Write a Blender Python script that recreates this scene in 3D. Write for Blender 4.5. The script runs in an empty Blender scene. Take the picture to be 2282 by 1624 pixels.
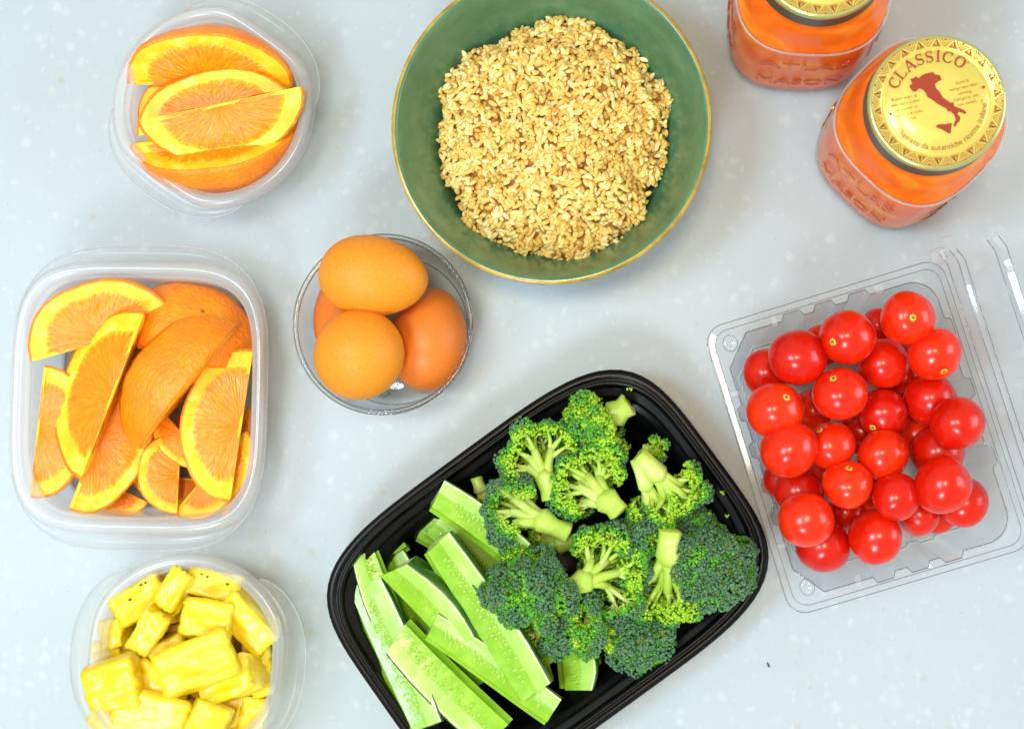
import bpy, math, random
from mathutils import Vector, Matrix, noise
import numpy as np

sc = bpy.context.scene
COL = sc.collection
S = 0.0009                       # one working unit in metres (about 0.9 mm)
CX, CY, FPX, CAMH = 1140.5, 812.0, 3609.0, 1000.0   # picture centre, focal length in picture units, camera height in units
NU, NV = 1405.0, 1020.0          # the point straight below the lens

# ------------------------------------------------------------------ camera
zw = -Vector((NU - CX, -(NV - CY), -FPX)).normalized()
xw = (Vector((1, 0, 0)) - zw * zw.x).normalized()
yw = zw.cross(xw)
RCW = Matrix((xw, yw, zw))
cam_d = bpy.data.cameras.new('camera')
cam = bpy.data.objects.new('camera', cam_d)
COL.objects.link(cam)
cam.matrix_world = Matrix.Translation((0, 0, CAMH * S)) @ RCW.to_4x4()
cam_d.sensor_width = 36
cam_d.lens = 36 * FPX / 2281.0
cam_d.clip_start = 0.01
cam_d.clip_end = 50
cam_d.dof.use_dof = True
cam_d.dof.focus_distance = (CAMH - 48) * S
cam_d.dof.aperture_fstop = 11.0
sc.camera = cam

# ------------------------------------------------------------------ world and lamps
world = bpy.data.worlds.new('World')
sc.world = world
world.use_nodes = True
bg = world.node_tree.nodes['Background']
bg.inputs['Color'].default_value = (1.0, 0.84, 0.63, 1)
bg.inputs['Strength'].default_value = 0.68

def area(name, loc, size, power, col, target=(0, 0, 0.03), sizey=None):
    l = bpy.data.lights.new(name, 'AREA')
    l.energy = power
    l.color = col
    l.size = size
    if sizey:
        l.shape = 'RECTANGLE'
        l.size_y = sizey
    o = bpy.data.objects.new(name, l)
    COL.objects.link(o)
    o.location = loc
    o.rotation_euler = (Vector(target) - Vector(loc)).to_track_quat('-Z', 'Y').to_euler()
    return o

area('ceiling_lamp_south', (-0.58, -1.72, 2.2), 0.55, 34.0, (0.86, 0.96, 1.0))
area('window_west', (-1.35, 0.0, 2.75), 0.7, 40.0, (0.62, 0.83, 1.0))
area('window_east', (2.6, 0.3, 1.05), 1.4, 32.0, (0.66, 0.85, 1.0), sizey=1.4)
area('ceiling_lamp_overhead', (-0.15, 0.15, 2.9), 0.45, 25.0, (1.0, 0.85, 0.58))

sc.view_settings.view_transform = 'Standard'
sc.view_settings.look = 'None'
sc.view_settings.exposure = 0.12
sc.view_settings.gamma = 1.0
sc.cycles.use_denoising = True
sc.cycles.max_bounces = 14
sc.cycles.transmission_bounces = 10
sc.cycles.transparent_max_bounces = 32
sc.cycles.glossy_bounces = 5
sc.cycles.diffuse_bounces = 5
sc.cycles.sample_clamp_indirect = 6.0

# ------------------------------------------------------------------ helpers
def P(u, v, z):
    """real place on the level z (units) that the photograph shows at u, v"""
    r = RCW @ Vector((u - CX, -(v - CY), -FPX))
    t = (z - CAMH) / r.z
    return Vector((0, 0, CAMH)) + r * t

def ppu(z):
    return FPX / (CAMH - z)

def thing(name, label, cat, loc=(0, 0, 0), rot=None, group=None):
    o = bpy.data.objects.new(name, None)
    o.empty_display_size = 0.01
    COL.objects.link(o)
    m = Matrix.Translation(Vector(loc) * S)
    if rot is not None:
        m = m @ (rot.to_4x4() if not isinstance(rot, (int, float)) else Matrix.Rotation(rot, 4, 'Z'))
    o.matrix_basis = m
    tag(o, label, cat, group)
    return o

def tag(o, label=None, cat=None, group=None, kind=None):
    if label: o['label'] = label
    if cat: o['category'] = cat
    if group: o['group'] = group
    if kind: o['kind'] = kind
    return o

def mk(name, verts, faces, mat, parent=None, smooth=True, midx=None, uvs=None, kind=None):
    me = bpy.data.meshes.new(name)
    me.from_pydata([tuple(c * S for c in v) for v in verts], [], [tuple(f) for f in faces])
    for m in (mat if isinstance(mat, (list, tuple)) else [mat]):
        me.materials.append(m)
    if midx is not None:
        me.polygons.foreach_set('material_index', midx)
    if smooth:
        me.polygons.foreach_set('use_smooth', [True] * len(me.polygons))
    if uvs is not None:
        ul = me.uv_layers.new(name='UVMap')
        li = np.zeros(len(me.loops), dtype=np.int32)
        me.loops.foreach_get('vertex_index', li)
        ul.data.foreach_set('uv', np.array(uvs, dtype=np.float32)[li].ravel())
    me.update()
    o = bpy.data.objects.new(name, me)
    COL.objects.link(o)
    if parent is not None:
        o.parent = parent
    if kind:
        o['kind'] = kind
    return o

class MB:
    def __init__(s):
        s.v, s.f, s.m, s.uv = [], [], [], []
    def add(s, v, f, m=0, uv=None):
        b = len(s.v)
        s.v += [tuple(p) for p in v]
        s.f += [tuple(i + b for i in q) for q in f]
        s.m += [m] * len(f)
        s.uv += (uv if uv is not None else [(0, 0)] * len(v))
    def build(s, name, mat, parent=None, smooth=True, kind=None):
        return mk(name, s.v, s.f, mat, parent, smooth, s.m, s.uv, kind)

def loft(rings, closed=True, cap0=False, cap1=False):
    """rings: equal-length lists of points"""
    n = len(rings[0])
    v = [p for r in rings for p in r]
    f = []
    for i in range(len(rings) - 1):
        for j in range(n if closed else n - 1):
            k = (j + 1) % n
            f.append((i * n + j, i * n + k, (i + 1) * n + k, (i + 1) * n + j))
    if cap0: f.append(tuple(reversed(range(n))))
    if cap1: f.append(tuple((len(rings) - 1) * n + j for j in range(n)))
    return v, f

def lathe(profile, n=64):
    rings = [[(r * math.cos(2 * math.pi * j / n), r * math.sin(2 * math.pi * j / n), z) for j in range(n)] for r, z in profile]
    return loft(rings)

def sup(a, b, e, z, n=112):
    out = []
    for j in range(n):
        t = 2 * math.pi * j / n
        c, s_ = math.cos(t), math.sin(t)
        r = (abs(c / a) ** e + abs(s_ / b) ** e) ** (-1 / e)
        out.append((r * c, r * s_, z))
    return out

def uvsphere(r, nu=24, nv=14):
    v, f = [(0, 0, r)], []
    for i in range(1, nv):
        th = math.pi * i / nv
        for j in range(nu):
            a = 2 * math.pi * j / nu
            v.append((r * math.sin(th) * math.cos(a), r * math.sin(th) * math.sin(a), r * math.cos(th)))
    v.append((0, 0, -r))
    for j in range(nu):
        f.append((0, 1 + j, 1 + (j + 1) % nu))
        f.append((len(v) - 1, 1 + (nv - 2) * nu + (j + 1) % nu, 1 + (nv - 2) * nu + j))
    for i in range(nv - 2):
        for j in range(nu):
            a, b = 1 + i * nu + j, 1 + i * nu + (j + 1) % nu
            f.append((a, a + nu, b + nu, b))
    return v, f

def tube(pts, rad, n=8, cap=True):
    rings = []
    pts = [Vector(p) for p in pts]
    up = Vector((0.3, 0.2, 0.93))
    for i, p in enumerate(pts):
        d = (pts[min(i + 1, len(pts) - 1)] - pts[max(i - 1, 0)]).normalized()
        a = d.cross(up)
        if a.length < 0.05: a = d.cross(Vector((1, 0, 0)))
        a.normalize(); b = d.cross(a)
        rings.append([p + (a * math.cos(2 * math.pi * j / n) + b * math.sin(2 * math.pi * j / n)) * rad[i] for j in range(n)])
    return loft(rings, True, cap, cap)

# ------------------------------------------------------------------ materials
def nd(nt, typ, **kw):
    n = nt.nodes.new(typ)
    for k, v in kw.items():
        if k in n.inputs.keys(): n.inputs[k].default_value = v
        else: setattr(n, k, v)
    return n

def newmat(name):
    m = bpy.data.materials.new(name)
    m.use_nodes = True
    nt = m.node_tree
    return m, nt, nt.nodes['Principled BSDF']

def rgb(c): return (c[0], c[1], c[2], 1)

def ramp(nt, fac, stops):
    r = nd(nt, 'ShaderNodeValToRGB')
    e = r.color_ramp.elements
    while len(e) < len(stops): e.new(0.5)
    for i, (p, c) in enumerate(stops):
        e[i].position = p; e[i].color = rgb(c)
    nt.links.new(fac, r.inputs['Fac'])
    return r.outputs['Color']

def noisemat(name, stops, scale, rough=0.5, bump=0.0, bscale=None, coord='Object', stretch=None, spec=0.5, coat=0.0, sss=0.0, sssr=(1, 0.4, 0.1), sscale=0.002, detail=4, bdist=0.0006):
    m, nt, b = newmat(name)
    tc = nd(nt, 'ShaderNodeTexCoord')
    src = tc.outputs[coord]
    if stretch:
        mp = nd(nt, 'ShaderNodeMapping')
        mp.inputs['Scale'].default_value = stretch
        nt.links.new(src, mp.inputs['Vector']); src = mp.outputs['Vector']
    n = nd(nt, 'ShaderNodeTexNoise', Scale=scale, Detail=detail, Roughness=0.6)
    nt.links.new(src, n.inputs['Vector'])
    nt.links.new(ramp(nt, n.outputs['Fac'], stops), b.inputs['Base Color'])
    b.inputs['Roughness'].default_value = rough
    b.inputs['Specular IOR Level'].default_value = spec
    b.inputs['Coat Weight'].default_value = coat
    b.inputs['Coat Roughness'].default_value = 0.08
    if sss:
        b.inputs['Subsurface Weight'].default_value = sss
        b.inputs['Subsurface Radius'].default_value = sssr
        b.inputs['Subsurface Scale'].default_value = sscale
    if bump:
        n2 = nd(nt, 'ShaderNodeTexNoise', Scale=bscale or scale, Detail=3.0)
        nt.links.new(src, n2.inputs['Vector'])
        bp = nd(nt, 'ShaderNodeBump', Strength=bump, Distance=bdist)
        nt.links.new(n2.outputs['Fac'], bp.inputs['Height'])
        nt.links.new(bp.outputs['Normal'], b.inputs['Normal'])
    return m

def sheetmat(name, tint, haze, hazecol, rough=0.08, ior=1.5, graze=.55):
    """thin clear or milky plastic: straight-through light, a little milk, Fresnel gloss"""
    m = bpy.data.materials.new(name)
    m.use_nodes = True
    nt = m.node_tree
    nt.nodes.clear()
    out = nd(nt, 'ShaderNodeOutputMaterial')
    tr = nd(nt, 'ShaderNodeBsdfTransparent', Color=rgb(tint))
    df = nd(nt, 'ShaderNodeBsdfDiffuse', Color=rgb(hazecol))
    tl = nd(nt, 'ShaderNodeBsdfTranslucent', Color=rgb(hazecol))
    gl = nd(nt, 'ShaderNodeBsdfGlossy', Roughness=rough)
    lw = nd(nt, 'ShaderNodeLayerWeight')
    f0 = ((ior - 1) / (ior + 1)) ** 2
    pw = nd(nt, 'ShaderNodeMath', operation='POWER'); pw.inputs[1].default_value = 4.0
    nt.links.new(lw.outputs['Facing'], pw.inputs[0])
    fr = nd(nt, 'ShaderNodeMath', operation='MULTIPLY_ADD'); fr.inputs[1].default_value = graze - f0; fr.inputs[2].default_value = f0
    nt.links.new(pw.outputs[0], fr.inputs[0])
    m1 = nd(nt, 'ShaderNodeMixShader'); m1.inputs[0].default_value = 0.5
    nt.links.new(df.outputs[0], m1.inputs[1]); nt.links.new(tl.outputs[0], m1.inputs[2])
    m2 = nd(nt, 'ShaderNodeMixShader'); m2.inputs[0].default_value = haze
    nt.links.new(tr.outputs[0], m2.inputs[1]); nt.links.new(m1.outputs[0], m2.inputs[2])
    m3 = nd(nt, 'ShaderNodeMixShader')
    nt.links.new(fr.outputs[0], m3.inputs[0])
    nt.links.new(m2.outputs[0], m3.inputs[1]); nt.links.new(gl.outputs[0], m3.inputs[2])
    nt.links.new(m3.outputs[0], out.inputs[0])
    return m

def plain(name, col, rough=0.5, metal=0.0, spec=0.5, coat=0.0):
    m, nt, b = newmat(name)
    b.inputs['Base Color'].default_value = rgb(col)
    b.inputs['Roughness'].default_value = rough
    b.inputs['Metallic'].default_value = metal
    b.inputs['Specular IOR Level'].default_value = spec
    b.inputs['Coat Weight'].default_value = coat
    return m

def counter_mat():
    m, nt, b = newmat('solid_surface_counter')
    tc = nd(nt, 'ShaderNodeTexCoord')
    src = tc.outputs['Object']
    base = nd(nt, 'ShaderNodeTexNoise', Scale=9.0, Detail=5.0)
    nt.links.new(src, base.inputs['Vector'])
    c0 = ramp(nt, base.outputs['Fac'], [(0.3, (0.388, 0.474, 0.538)), (0.7, (0.414, 0.494, 0.553))])
    prev = c0
    warp = nd(nt, 'ShaderNodeTexNoise', Scale=160.0, Detail=2.0)
    nt.links.new(src, warp.inputs['Vector'])
    wm = nd(nt, 'ShaderNodeMixRGB'); wm.inputs[0].default_value = 0.007
    nt.links.new(src, wm.inputs[1]); nt.links.new(warp.outputs['Color'], wm.inputs[2])
    for sc_, keep, col, lo, hi in ((130, 0.60, (0.475, 0.553, 0.605), 0.16, 0.48), (240, 0.62, (0.465, 0.54, 0.59), 0.15, 0.42), (150, 0.93, (0.40, 0.42, 0.35), 0.12, 0.34), (380, 0.965, (0.34, 0.34, 0.30), 0.08, 0.28)):
        vo = nd(nt, 'ShaderNodeTexVoronoi', Scale=sc_)
        nt.links.new(wm.outputs[0], vo.inputs['Vector'])
        mr = nd(nt, 'ShaderNodeMapRange')
        mr.inputs[1].default_value = lo; mr.inputs[2].default_value = hi
        mr.inputs[3].default_value = 1; mr.inputs[4].default_value = 0
        nt.links.new(vo.outputs['Distance'], mr.inputs[0])
        sp = nd(nt, 'ShaderNodeSeparateColor')
        nt.links.new(vo.outputs['Color'], sp.inputs[0])
        gt = nd(nt, 'ShaderNodeMath', operation='GREATER_THAN'); gt.inputs[1].default_value = keep
        nt.links.new(sp.outputs[0], gt.inputs[0])
        mu = nd(nt, 'ShaderNodeMath', operation='MULTIPLY')
        nt.links.new(mr.outputs[0], mu.inputs[0]); nt.links.new(gt.outputs[0], mu.inputs[1])
        mu2 = nd(nt, 'ShaderNodeMath', operation='MULTIPLY')
        nt.links.new(mu.outputs[0], mu2.inputs[0]); nt.links.new(sp.outputs[1], mu2.inputs[1])
        mx = nd(nt, 'ShaderNodeMixRGB')
        nt.links.new(mu2.outputs[0], mx.inputs[0])
        nt.links.new(prev, mx.inputs[1]); mx.inputs[2].default_value = rgb(col)
        prev = mx.outputs[0]
    nt.links.new(prev, b.inputs['Base Color'])
    b.inputs['Roughness'].default_value = 0.38
    return m

def flesh_mat():
    m, nt, b = newmat('orange_flesh')
    uv = nd(nt, 'ShaderNodeUVMap')
    mp = nd(nt, 'ShaderNodeMapping'); mp.inputs['Scale'].default_value = (24, 2.6, 1)
    nt.links.new(uv.outputs[0], mp.inputs['Vector'])
    n = nd(nt, 'ShaderNodeTexNoise', Scale=2.0, Detail=5.0, Roughness=0.62, Distortion=0.6)
    nt.links.new(mp.outputs[0], n.inputs['Vector'])
    c = ramp(nt, n.outputs['Fac'], [(0.26, (0.84, 0.17, 0.001)), (0.48, (0.91, 0.265, 0.002)), (0.66, (0.95, 0.36, 0.004)), (0.82, (1.0, 0.54, 0.05))])
    sp = nd(nt, 'ShaderNodeSeparateXYZ'); nt.links.new(uv.outputs[0], sp.inputs[0])
    ad = nd(nt, 'ShaderNodeMath', operation='MULTIPLY_ADD'); ad.inputs[1].default_value = 0.22
    nt.links.new(n.outputs['Fac'], ad.inputs[0]); nt.links.new(sp.outputs[1], ad.inputs[2])
    mr = nd(nt, 'ShaderNodeMapRange'); mr.inputs[1].default_value = 1.03; mr.inputs[2].default_value = 1.17
    nt.links.new(ad.outputs[0], mr.inputs[0])
    mx = nd(nt, 'ShaderNodeMixRGB'); mx.inputs[2].default_value = rgb((0.97, 0.68, 0.015))
    nt.links.new(mr.outputs[0], mx.inputs[0]); nt.links.new(c, mx.inputs[1])
    nt.links.new(mx.outputs[0], b.inputs['Base Color'])
    b.inputs['Roughness'].default_value = 0.2
    b.inputs['Subsurface Weight'].default_value = 0.0
    b.inputs['Subsurface Radius'].default_value = (1, 0.3, 0.03)
    b.inputs['Subsurface Scale'].default_value = 0.003
    vo = nd(nt, 'ShaderNodeTexVoronoi', Scale=2.0)
    m2 = nd(nt, 'ShaderNodeMapping'); m2.inputs['Scale'].default_value = (22, 3.2, 1)
    nt.links.new(uv.outputs[0], m2.inputs['Vector']); nt.links.new(m2.outputs[0], vo.inputs['Vector'])
    bp = nd(nt, 'ShaderNodeBump', Strength=0.2, Distance=0.0012, invert=True)
    nt.links.new(vo.outputs['Distance'], bp.inputs['Height'])
    bp2 = nd(nt, 'ShaderNodeBump', Strength=0.5, Distance=0.001)
    nt.links.new(n.outputs['Fac'], bp2.inputs['Height']); nt.links.new(bp.outputs['Normal'], bp2.inputs['Normal'])
    nt.links.new(bp2.outputs['Normal'], b.inputs['Normal'])
    return m

def rice_mat():
    m, nt, b = newmat('cooked_rice')
    g = nd(nt, 'ShaderNodeNewGeometry')
    oi = nd(nt, 'ShaderNodeObjectInfo')
    ad = nd(nt, 'ShaderNodeMath', operation='ADD')
    nt.links.new(g.outputs['Random Per Island'], ad.inputs[0]); nt.links.new(oi.outputs['Random'], ad.inputs[1])
    fr = nd(nt, 'ShaderNodeMath', operation='FRACT')
    nt.links.new(ad.outputs[0], fr.inputs[0])
    c = ramp(nt, fr.outputs[0], [(0.0, (0.72, 0.43, 0.09)), (0.3, (0.82, 0.57, 0.15)), (0.65, (0.88, 0.67, 0.22)), (0.9, (0.92, 0.79, 0.42)), (1.0, (0.82, 0.75, 0.26))])
    nt.links.new(c, b.inputs['Base Color'])
    b.inputs['Roughness'].default_value = 0.25
    b.inputs['Specular IOR Level'].default_value = 0.28
    b.inputs['Subsurface Weight'].default_value = 0.0
    b.inputs['Subsurface Radius'].default_value = (1, 0.65, 0.22)
    b.inputs['Subsurface Scale'].default_value = 0.004
    return m

def glassmat(name, col, rough=0.0, ior=1.47):
    m, nt, b = newmat(name)
    b.inputs['Base Color'].default_value = rgb(col)
    b.inputs['Roughness'].default_value = rough
    b.inputs['Transmission Weight'].default_value = 1.0
    b.inputs['IOR'].default_value = ior
    return m

def syrup_mat():
    m, nt, b = newmat('orange_syrup')
    tc = nd(nt, 'ShaderNodeTexCoord')
    n = nd(nt, 'ShaderNodeTexNoise', Scale=24.0, Detail=3.0, Distortion=1.5)
    nt.links.new(tc.outputs['Object'], n.inputs['Vector'])
    nt.links.new(ramp(nt, n.outputs['Fac'], [(0.3, (0.90, 0.12, 0.005)), (0.5, (0.97, 0.21, 0.012)), (0.66, (1.0, 0.40, 0.05))]), b.inputs['Base Color'])
    b.inputs['Transmission Weight'].default_value = 0.12
    b.inputs['Roughness'].default_value = 0.10
    b.inputs['IOR'].default_value = 1.25
    b.inputs['Specular IOR Level'].default_value = 0.12
    b.inputs['Subsurface Weight'].default_value = 0.0
    return m

def skin_mat(name, c0, c1, scale, rough, dist=0.0004):
    return noisemat(name, [(0.35, c0), (0.65, c1)], scale, rough=rough, bump=0.35, bscale=scale * 6, coat=0.15, bdist=dist)

M = {}
M['counter'] = counter_mat()
M['tub'] = sheetmat('milky_plastic', (0.99, 0.99, 0.99), 0.21, (0.97, 0.975, 0.98), 0.22, 1.25)
M['tubrim'] = sheetmat('milky_plastic_rim', (0.97, 0.98, 0.99), 0.24, (0.90, 0.93, 0.97), 0.16, 1.4)
M['tab'] = sheetmat('milky_plastic_tab', (0.97, 0.98, 0.98), 0.10, (0.86, 0.9, 0.92), 0.2, 1.3)
M['clear'] = sheetmat('clear_plastic', (0.99, 0.99, 0.99), 0.05, (0.96, 0.97, 0.98), 0.05, 1.45, .4)
M['clearlid'] = sheetmat('clear_plastic_lid', (0.97, 0.975, 0.98), 0.09, (0.96, 0.97, 0.98), 0.05, 1.5, .5)
M['clearedge'] = sheetmat('clear_plastic_fold', (0.66, 0.68, 0.70), 0.06, (0.8, 0.84, 0.88), 0.05, 1.6)
M['glass'] = sheetmat('bowl_glass', (0.95, 0.955, 0.95), 0.02, (0.85, 0.87, 0.88), 0.03, 1.55)
M['glassedge'] = sheetmat('glass_edge', (0.60, 0.57, 0.55), 0.03, (0.8, 0.8, 0.8), 0.03, 1.6)
M['jarglass'] = sheetmat('jar_glass', (0.99, 0.985, 0.98), 0.004, (0.9, 0.9, 0.9), 0.02, 1.5, .25)
M['syrup'] = syrup_mat()
M['fruit'] = noisemat('preserved_fruit', [(0.3, (0.90, 0.22, 0.01)), (0.7, (0.98, 0.42, 0.03))], 60, rough=0.3, sss=0.3)
M['bowl'] = noisemat('green_glaze', [(0.3, (0.060, 0.165, 0.085)), (0.55, (0.085, 0.215, 0.115)), (0.75, (0.125, 0.26, 0.155))], 26, rough=0.28, bump=0.12, bscale=30, stretch=(1, 1, 2.5), coat=0.2, bdist=0.001)
M['bowlrim'] = noisemat('ochre_glaze_edge', [(0.35, (0.26, 0.17, 0.02)), (0.6, (0.50, 0.36, 0.05)), (0.75, (0.28, 0.27, 0.09))], 70, rough=0.22, coat=0.3)
M['rice'] = rice_mat()
M['riceheap'] = noisemat('rice_gap_shade', [(0.35, (0.36, 0.14, 0.02)), (0.65, (0.55, 0.26, 0.04))], 180, rough=0.6, bump=0.5, bscale=260)  # core below the grains, browned to paint the shade in their gaps
M['egg'] = noisemat('brown_eggshell', [(0.3, (0.70, 0.235, 0.012)), (0.48, (0.79, 0.285, 0.018)), (0.8, (0.81, 0.30, 0.02))], 700, rough=0.5, bump=0.1, bscale=1500, bdist=0.0002, spec=0.35)
M['eggdark'] = noisemat('dark_brown_eggshell', [(0.3, (0.68, 0.17, 0.018)), (0.7, (0.75, 0.21, 0.025))], 900, rough=0.42, bump=0.1, bscale=1500, bdist=0.0002, spec=0.4)
M['peel'] = noisemat('orange_peel', [(0.3, (0.90, 0.22, 0.003)), (0.7, (0.96, 0.31, 0.005))], 60, rough=0.36, bump=1.0, bscale=420, bdist=0.0012, detail=2)
M['pith'] = noisemat('orange_pith', [(0.3, (0.88, 0.50, 0.008)), (0.52, (0.93, 0.62, 0.015)), (0.68, (0.98, 0.78, 0.14))], 110, rough=0.5, bump=0.3, bscale=240)
M['flesh'] = flesh_mat()
M['navel'] = plain('navel_scar', (0.30, 0.09, 0.01), 0.7)
M['pine'] = noisemat('pineapple_flesh', [(0.3, (0.76, 0.49, 0.005)), (0.46, (0.83, 0.62, 0.012)), (0.58, (0.88, 0.71, 0.05)), (0.7, (0.95, 0.85, 0.38))], 75, rough=0.28, bump=0.8, bscale=110, stretch=(.35, 1, 1), sss=0.3, sssr=(1, 0.7, 0.05), sscale=0.004, bdist=0.0016)
M['speck'] = plain('pineapple_eye', (0.16, 0.05, 0.01), 0.7)
M['black'] = noisemat('black_plastic', [(0.3, (0.0025, 0.0027, 0.0034)), (0.7, (0.004, 0.0043, 0.0055))], 30, rough=0.27, bump=0.05, bscale=600, bdist=0.0002, spec=0.2)
M['cuke'] = noisemat('cucumber_flesh', [(0.3, (0.27, 0.55, 0.05)), (0.55, (0.38, 0.66, 0.12)), (0.75, (0.53, 0.77, 0.27))], 34, rough=0.28, bump=0.3, bscale=160, sss=0.25, sssr=(0.5, 1, 0.2), sscale=0.004)
M['cukecore'] = noisemat('cucumber_core', [(0.3, (0.19, 0.45, 0.015)), (0.6, (0.29, 0.57, 0.035)), (0.78, (0.43, 0.69, 0.12))], 70, rough=0.2, bump=0.5, bscale=150, sss=0.3, sssr=(0.5, 1, 0.1), sscale=0.004)
M['cukerim'] = noisemat('cucumber_pale_flesh', [(0.3, (0.54, 0.72, 0.27)), (0.7, (0.68, 0.82, 0.45))], 40, rough=0.3, bump=0.2, bscale=200, sss=0.2, sssr=(0.5, 1, 0.3), sscale=0.003)
M['cukeskin'] = noisemat('cucumber_skin', [(0.3, (0.006, 0.045, 0.004)), (0.6, (0.02, 0.12, 0.008)), (0.8, (0.07, 0.24, 0.015))], 45, rough=0.3, bump=0.3, bscale=150, coat=0.3)
M['seed'] = noisemat('cucumber_seed', [(0.3, (0.25, 0.50, 0.025)), (0.7, (0.36, 0.62, 0.07))], 200, rough=0.2)
M['seedslit'] = plain('seed_slit', (0.02, 0.16, 0.01), 0.4)
M['stalk'] = noisemat('broccoli_stalk', [(0.3, (0.34, 0.56, 0.04)), (0.5, (0.48, 0.68, 0.10)), (0.7, (0.66, 0.80, 0.28))], 55, rough=0.4, bump=0.35, bscale=150, sss=0.15, sssr=(0.6, 1, 0.2))
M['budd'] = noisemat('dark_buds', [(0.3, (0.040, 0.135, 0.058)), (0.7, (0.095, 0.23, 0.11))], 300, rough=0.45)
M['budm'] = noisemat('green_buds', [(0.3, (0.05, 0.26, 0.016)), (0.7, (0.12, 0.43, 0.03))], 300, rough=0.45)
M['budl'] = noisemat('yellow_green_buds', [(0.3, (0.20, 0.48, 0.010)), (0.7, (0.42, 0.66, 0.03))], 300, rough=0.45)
M['tomato'] = noisemat('tomato_skin', [(0.3, (0.60, 0.007, 0.001)), (0.55, (0.74, 0.014, 0.0015)), (0.8, (0.80, 0.04, 0.003))], 50, rough=0.24, coat=0.12, spec=0.4, sss=0.12, sssr=(1, 0.15, 0.05), sscale=0.004)
M['scar'] = noisemat('stem_scar', [(0.3, (0.55, 0.40, 0.03)), (0.7, (0.72, 0.62, 0.10))], 500, rough=0.6)
M['scarc'] = plain('scar_centre', (0.16, 0.14, 0.02), 0.8)
M['gold'] = plain('gold_lacquer', (0.66, 0.56, 0.115), 0.30, 0.25, 0.5, 0.3)
M['goldedge'] = plain('gold_lacquer_edge', (0.50, 0.52, 0.20), 0.22, 0.6, 0.5, 0.3)
M['lidside'] = plain('dull_steel_skirt', (0.10, 0.10, 0.075), 0.4, 0.6)
M['ink'] = plain('dark_red_ink', (0.30, 0.022, 0.006), 0.45)
M['ink2'] = plain('brown_ink', (0.36, 0.10, 0.012), 0.45)
M['emboss'] = sheetmat('embossed_glass', (0.93, 0.66, 0.50), 0.02, (0.9, 0.5, 0.3), 0.05, 1.6)
M['mark'] = plain('green_print', (0.03, 0.28, 0.12), 0.5)
M['crumb'] = plain('dark_crumb', (0.03, 0.03, 0.025), 0.8)

nt = M['tomato'].node_tree
pb = nt.nodes['Principled BSDF']
lk = pb.inputs['Base Color'].links[0].from_socket
oi = nd(nt, 'ShaderNodeObjectInfo')
mx = nd(nt, 'ShaderNodeMixRGB', blend_type='MULTIPLY'); mx.inputs[0].default_value = 1.0
nt.links.new(lk, mx.inputs[1])
nt.links.new(ramp(nt, oi.outputs['Random'], [(0.0, (0.80, 0.5, 0.8)), (0.5, (0.95, 1.0, 1.0)), (1.0, (1.12, 2.2, 1.2))]), mx.inputs[2])
nt.links.new(mx.outputs[0], pb.inputs['Base Color'])

# ------------------------------------------------------------------ the setting
W = 900
v = [(-W, -W, -30), (W, -W, -30), (W, W, -30), (-W, W, -30), (-W, -W, 0), (W, -W, 0), (W, W, 0), (-W, W, 0)]
f = [(3, 2, 1, 0), (4, 5, 6, 7), (0, 1, 5, 4), (1, 2, 6, 5), (2, 3, 7, 6), (3, 0, 4, 7)]
tag(mk('countertop', v, f, M['counter'], smooth=False), 'pale speckled solid-surface countertop under all the food', 'countertop', kind='structure')

# ------------------------------------------------------------------ green bowl of rice
BZ = 75
bc = P(1226, 278, BZ)
BR = 361 / ppu(BZ)
k = BR / 92.5
bowl = thing('ceramic_bowl', 'deep green glazed ceramic bowl with ochre rim holding brown rice', 'bowl', (bc.x, bc.y, 0))
inner = [(0.01, 5), (20, 5), (40, 5.6), (52, 9), (60, 15), (67, 25), (74, 40), (80.5, 56), (86, 69), (88.3, 73.3), (88.9, 74.5), (89.8, 75.1), (90.5, 75.3)]
outer = [(92.4, 73.2), (90, 66), (84.5, 53), (78, 38), (71, 23), (63, 11), (54, 5), (46, 2.5), (45, 0.2), (40, 0.2), (39, 1.6), (0.01, 1.6)]
rng = random.Random(3)
v, f = lathe([(r * k, z) for r, z in inner], 96); mk('inner_wall', v, f, M['bowl'], bowl)
v, f = lathe([(r * k, z) for r, z in outer], 96); mk('outer_wall', v, f, M['bowl'], bowl)
rim = [(90.5, 75.3), (91.3, 75.3), (92.1, 75.0), (92.6, 74.5), (92.7, 73.8), (92.4, 73.2)]
v, f = lathe([(r * k, z) for r, z in rim], 128); mk('rim', v, f, M['bowlrim'], bowl)

rc = P(1232, 300, 42)
mound = thing('cooked_rice', 'heap of cooked brown rice filling the green bowl', 'rice', (rc.x, rc.y, 12))
def rice_edge(a):
    return 71.5 + 13.0 * noise.noise(Vector((math.cos(a) * 1.6, math.sin(a) * 1.6, 3.1))) + 6.0 * noise.noise(Vector((math.cos(a) * 5, math.sin(a) * 5, 8)))
def rice_h(x, y):
    r = math.hypot(x, y); e = rice_edge(math.atan2(y, x))
    q = min(1.0, r / e)
    h = 24 + 21 * (1 - q ** 2.6)
    h += 6.0 * noise.noise(Vector((x * .125, y * .125, 9.1))) + 7.5 * noise.noise(Vector((x * .035, y * .035, 1.7))) + 5.0 * noise.noise(Vector((x * .085, y * .085, 5.2)))
    return h
rings = []
for i in range(1, 19):
    ring = []
    for j in range(64):
        a = 2 * math.pi * j / 64
        r = rice_edge(a) * 0.965 * i / 18
        x, y = r * math.cos(a), r * math.sin(a)
        ring.append((x, y, rice_h(x, y) - 3.2))
    rings.append(ring)
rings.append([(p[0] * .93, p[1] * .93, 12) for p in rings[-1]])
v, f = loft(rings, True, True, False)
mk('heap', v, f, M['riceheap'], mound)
gv, gf = uvsphere(1, 8, 6)
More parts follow.
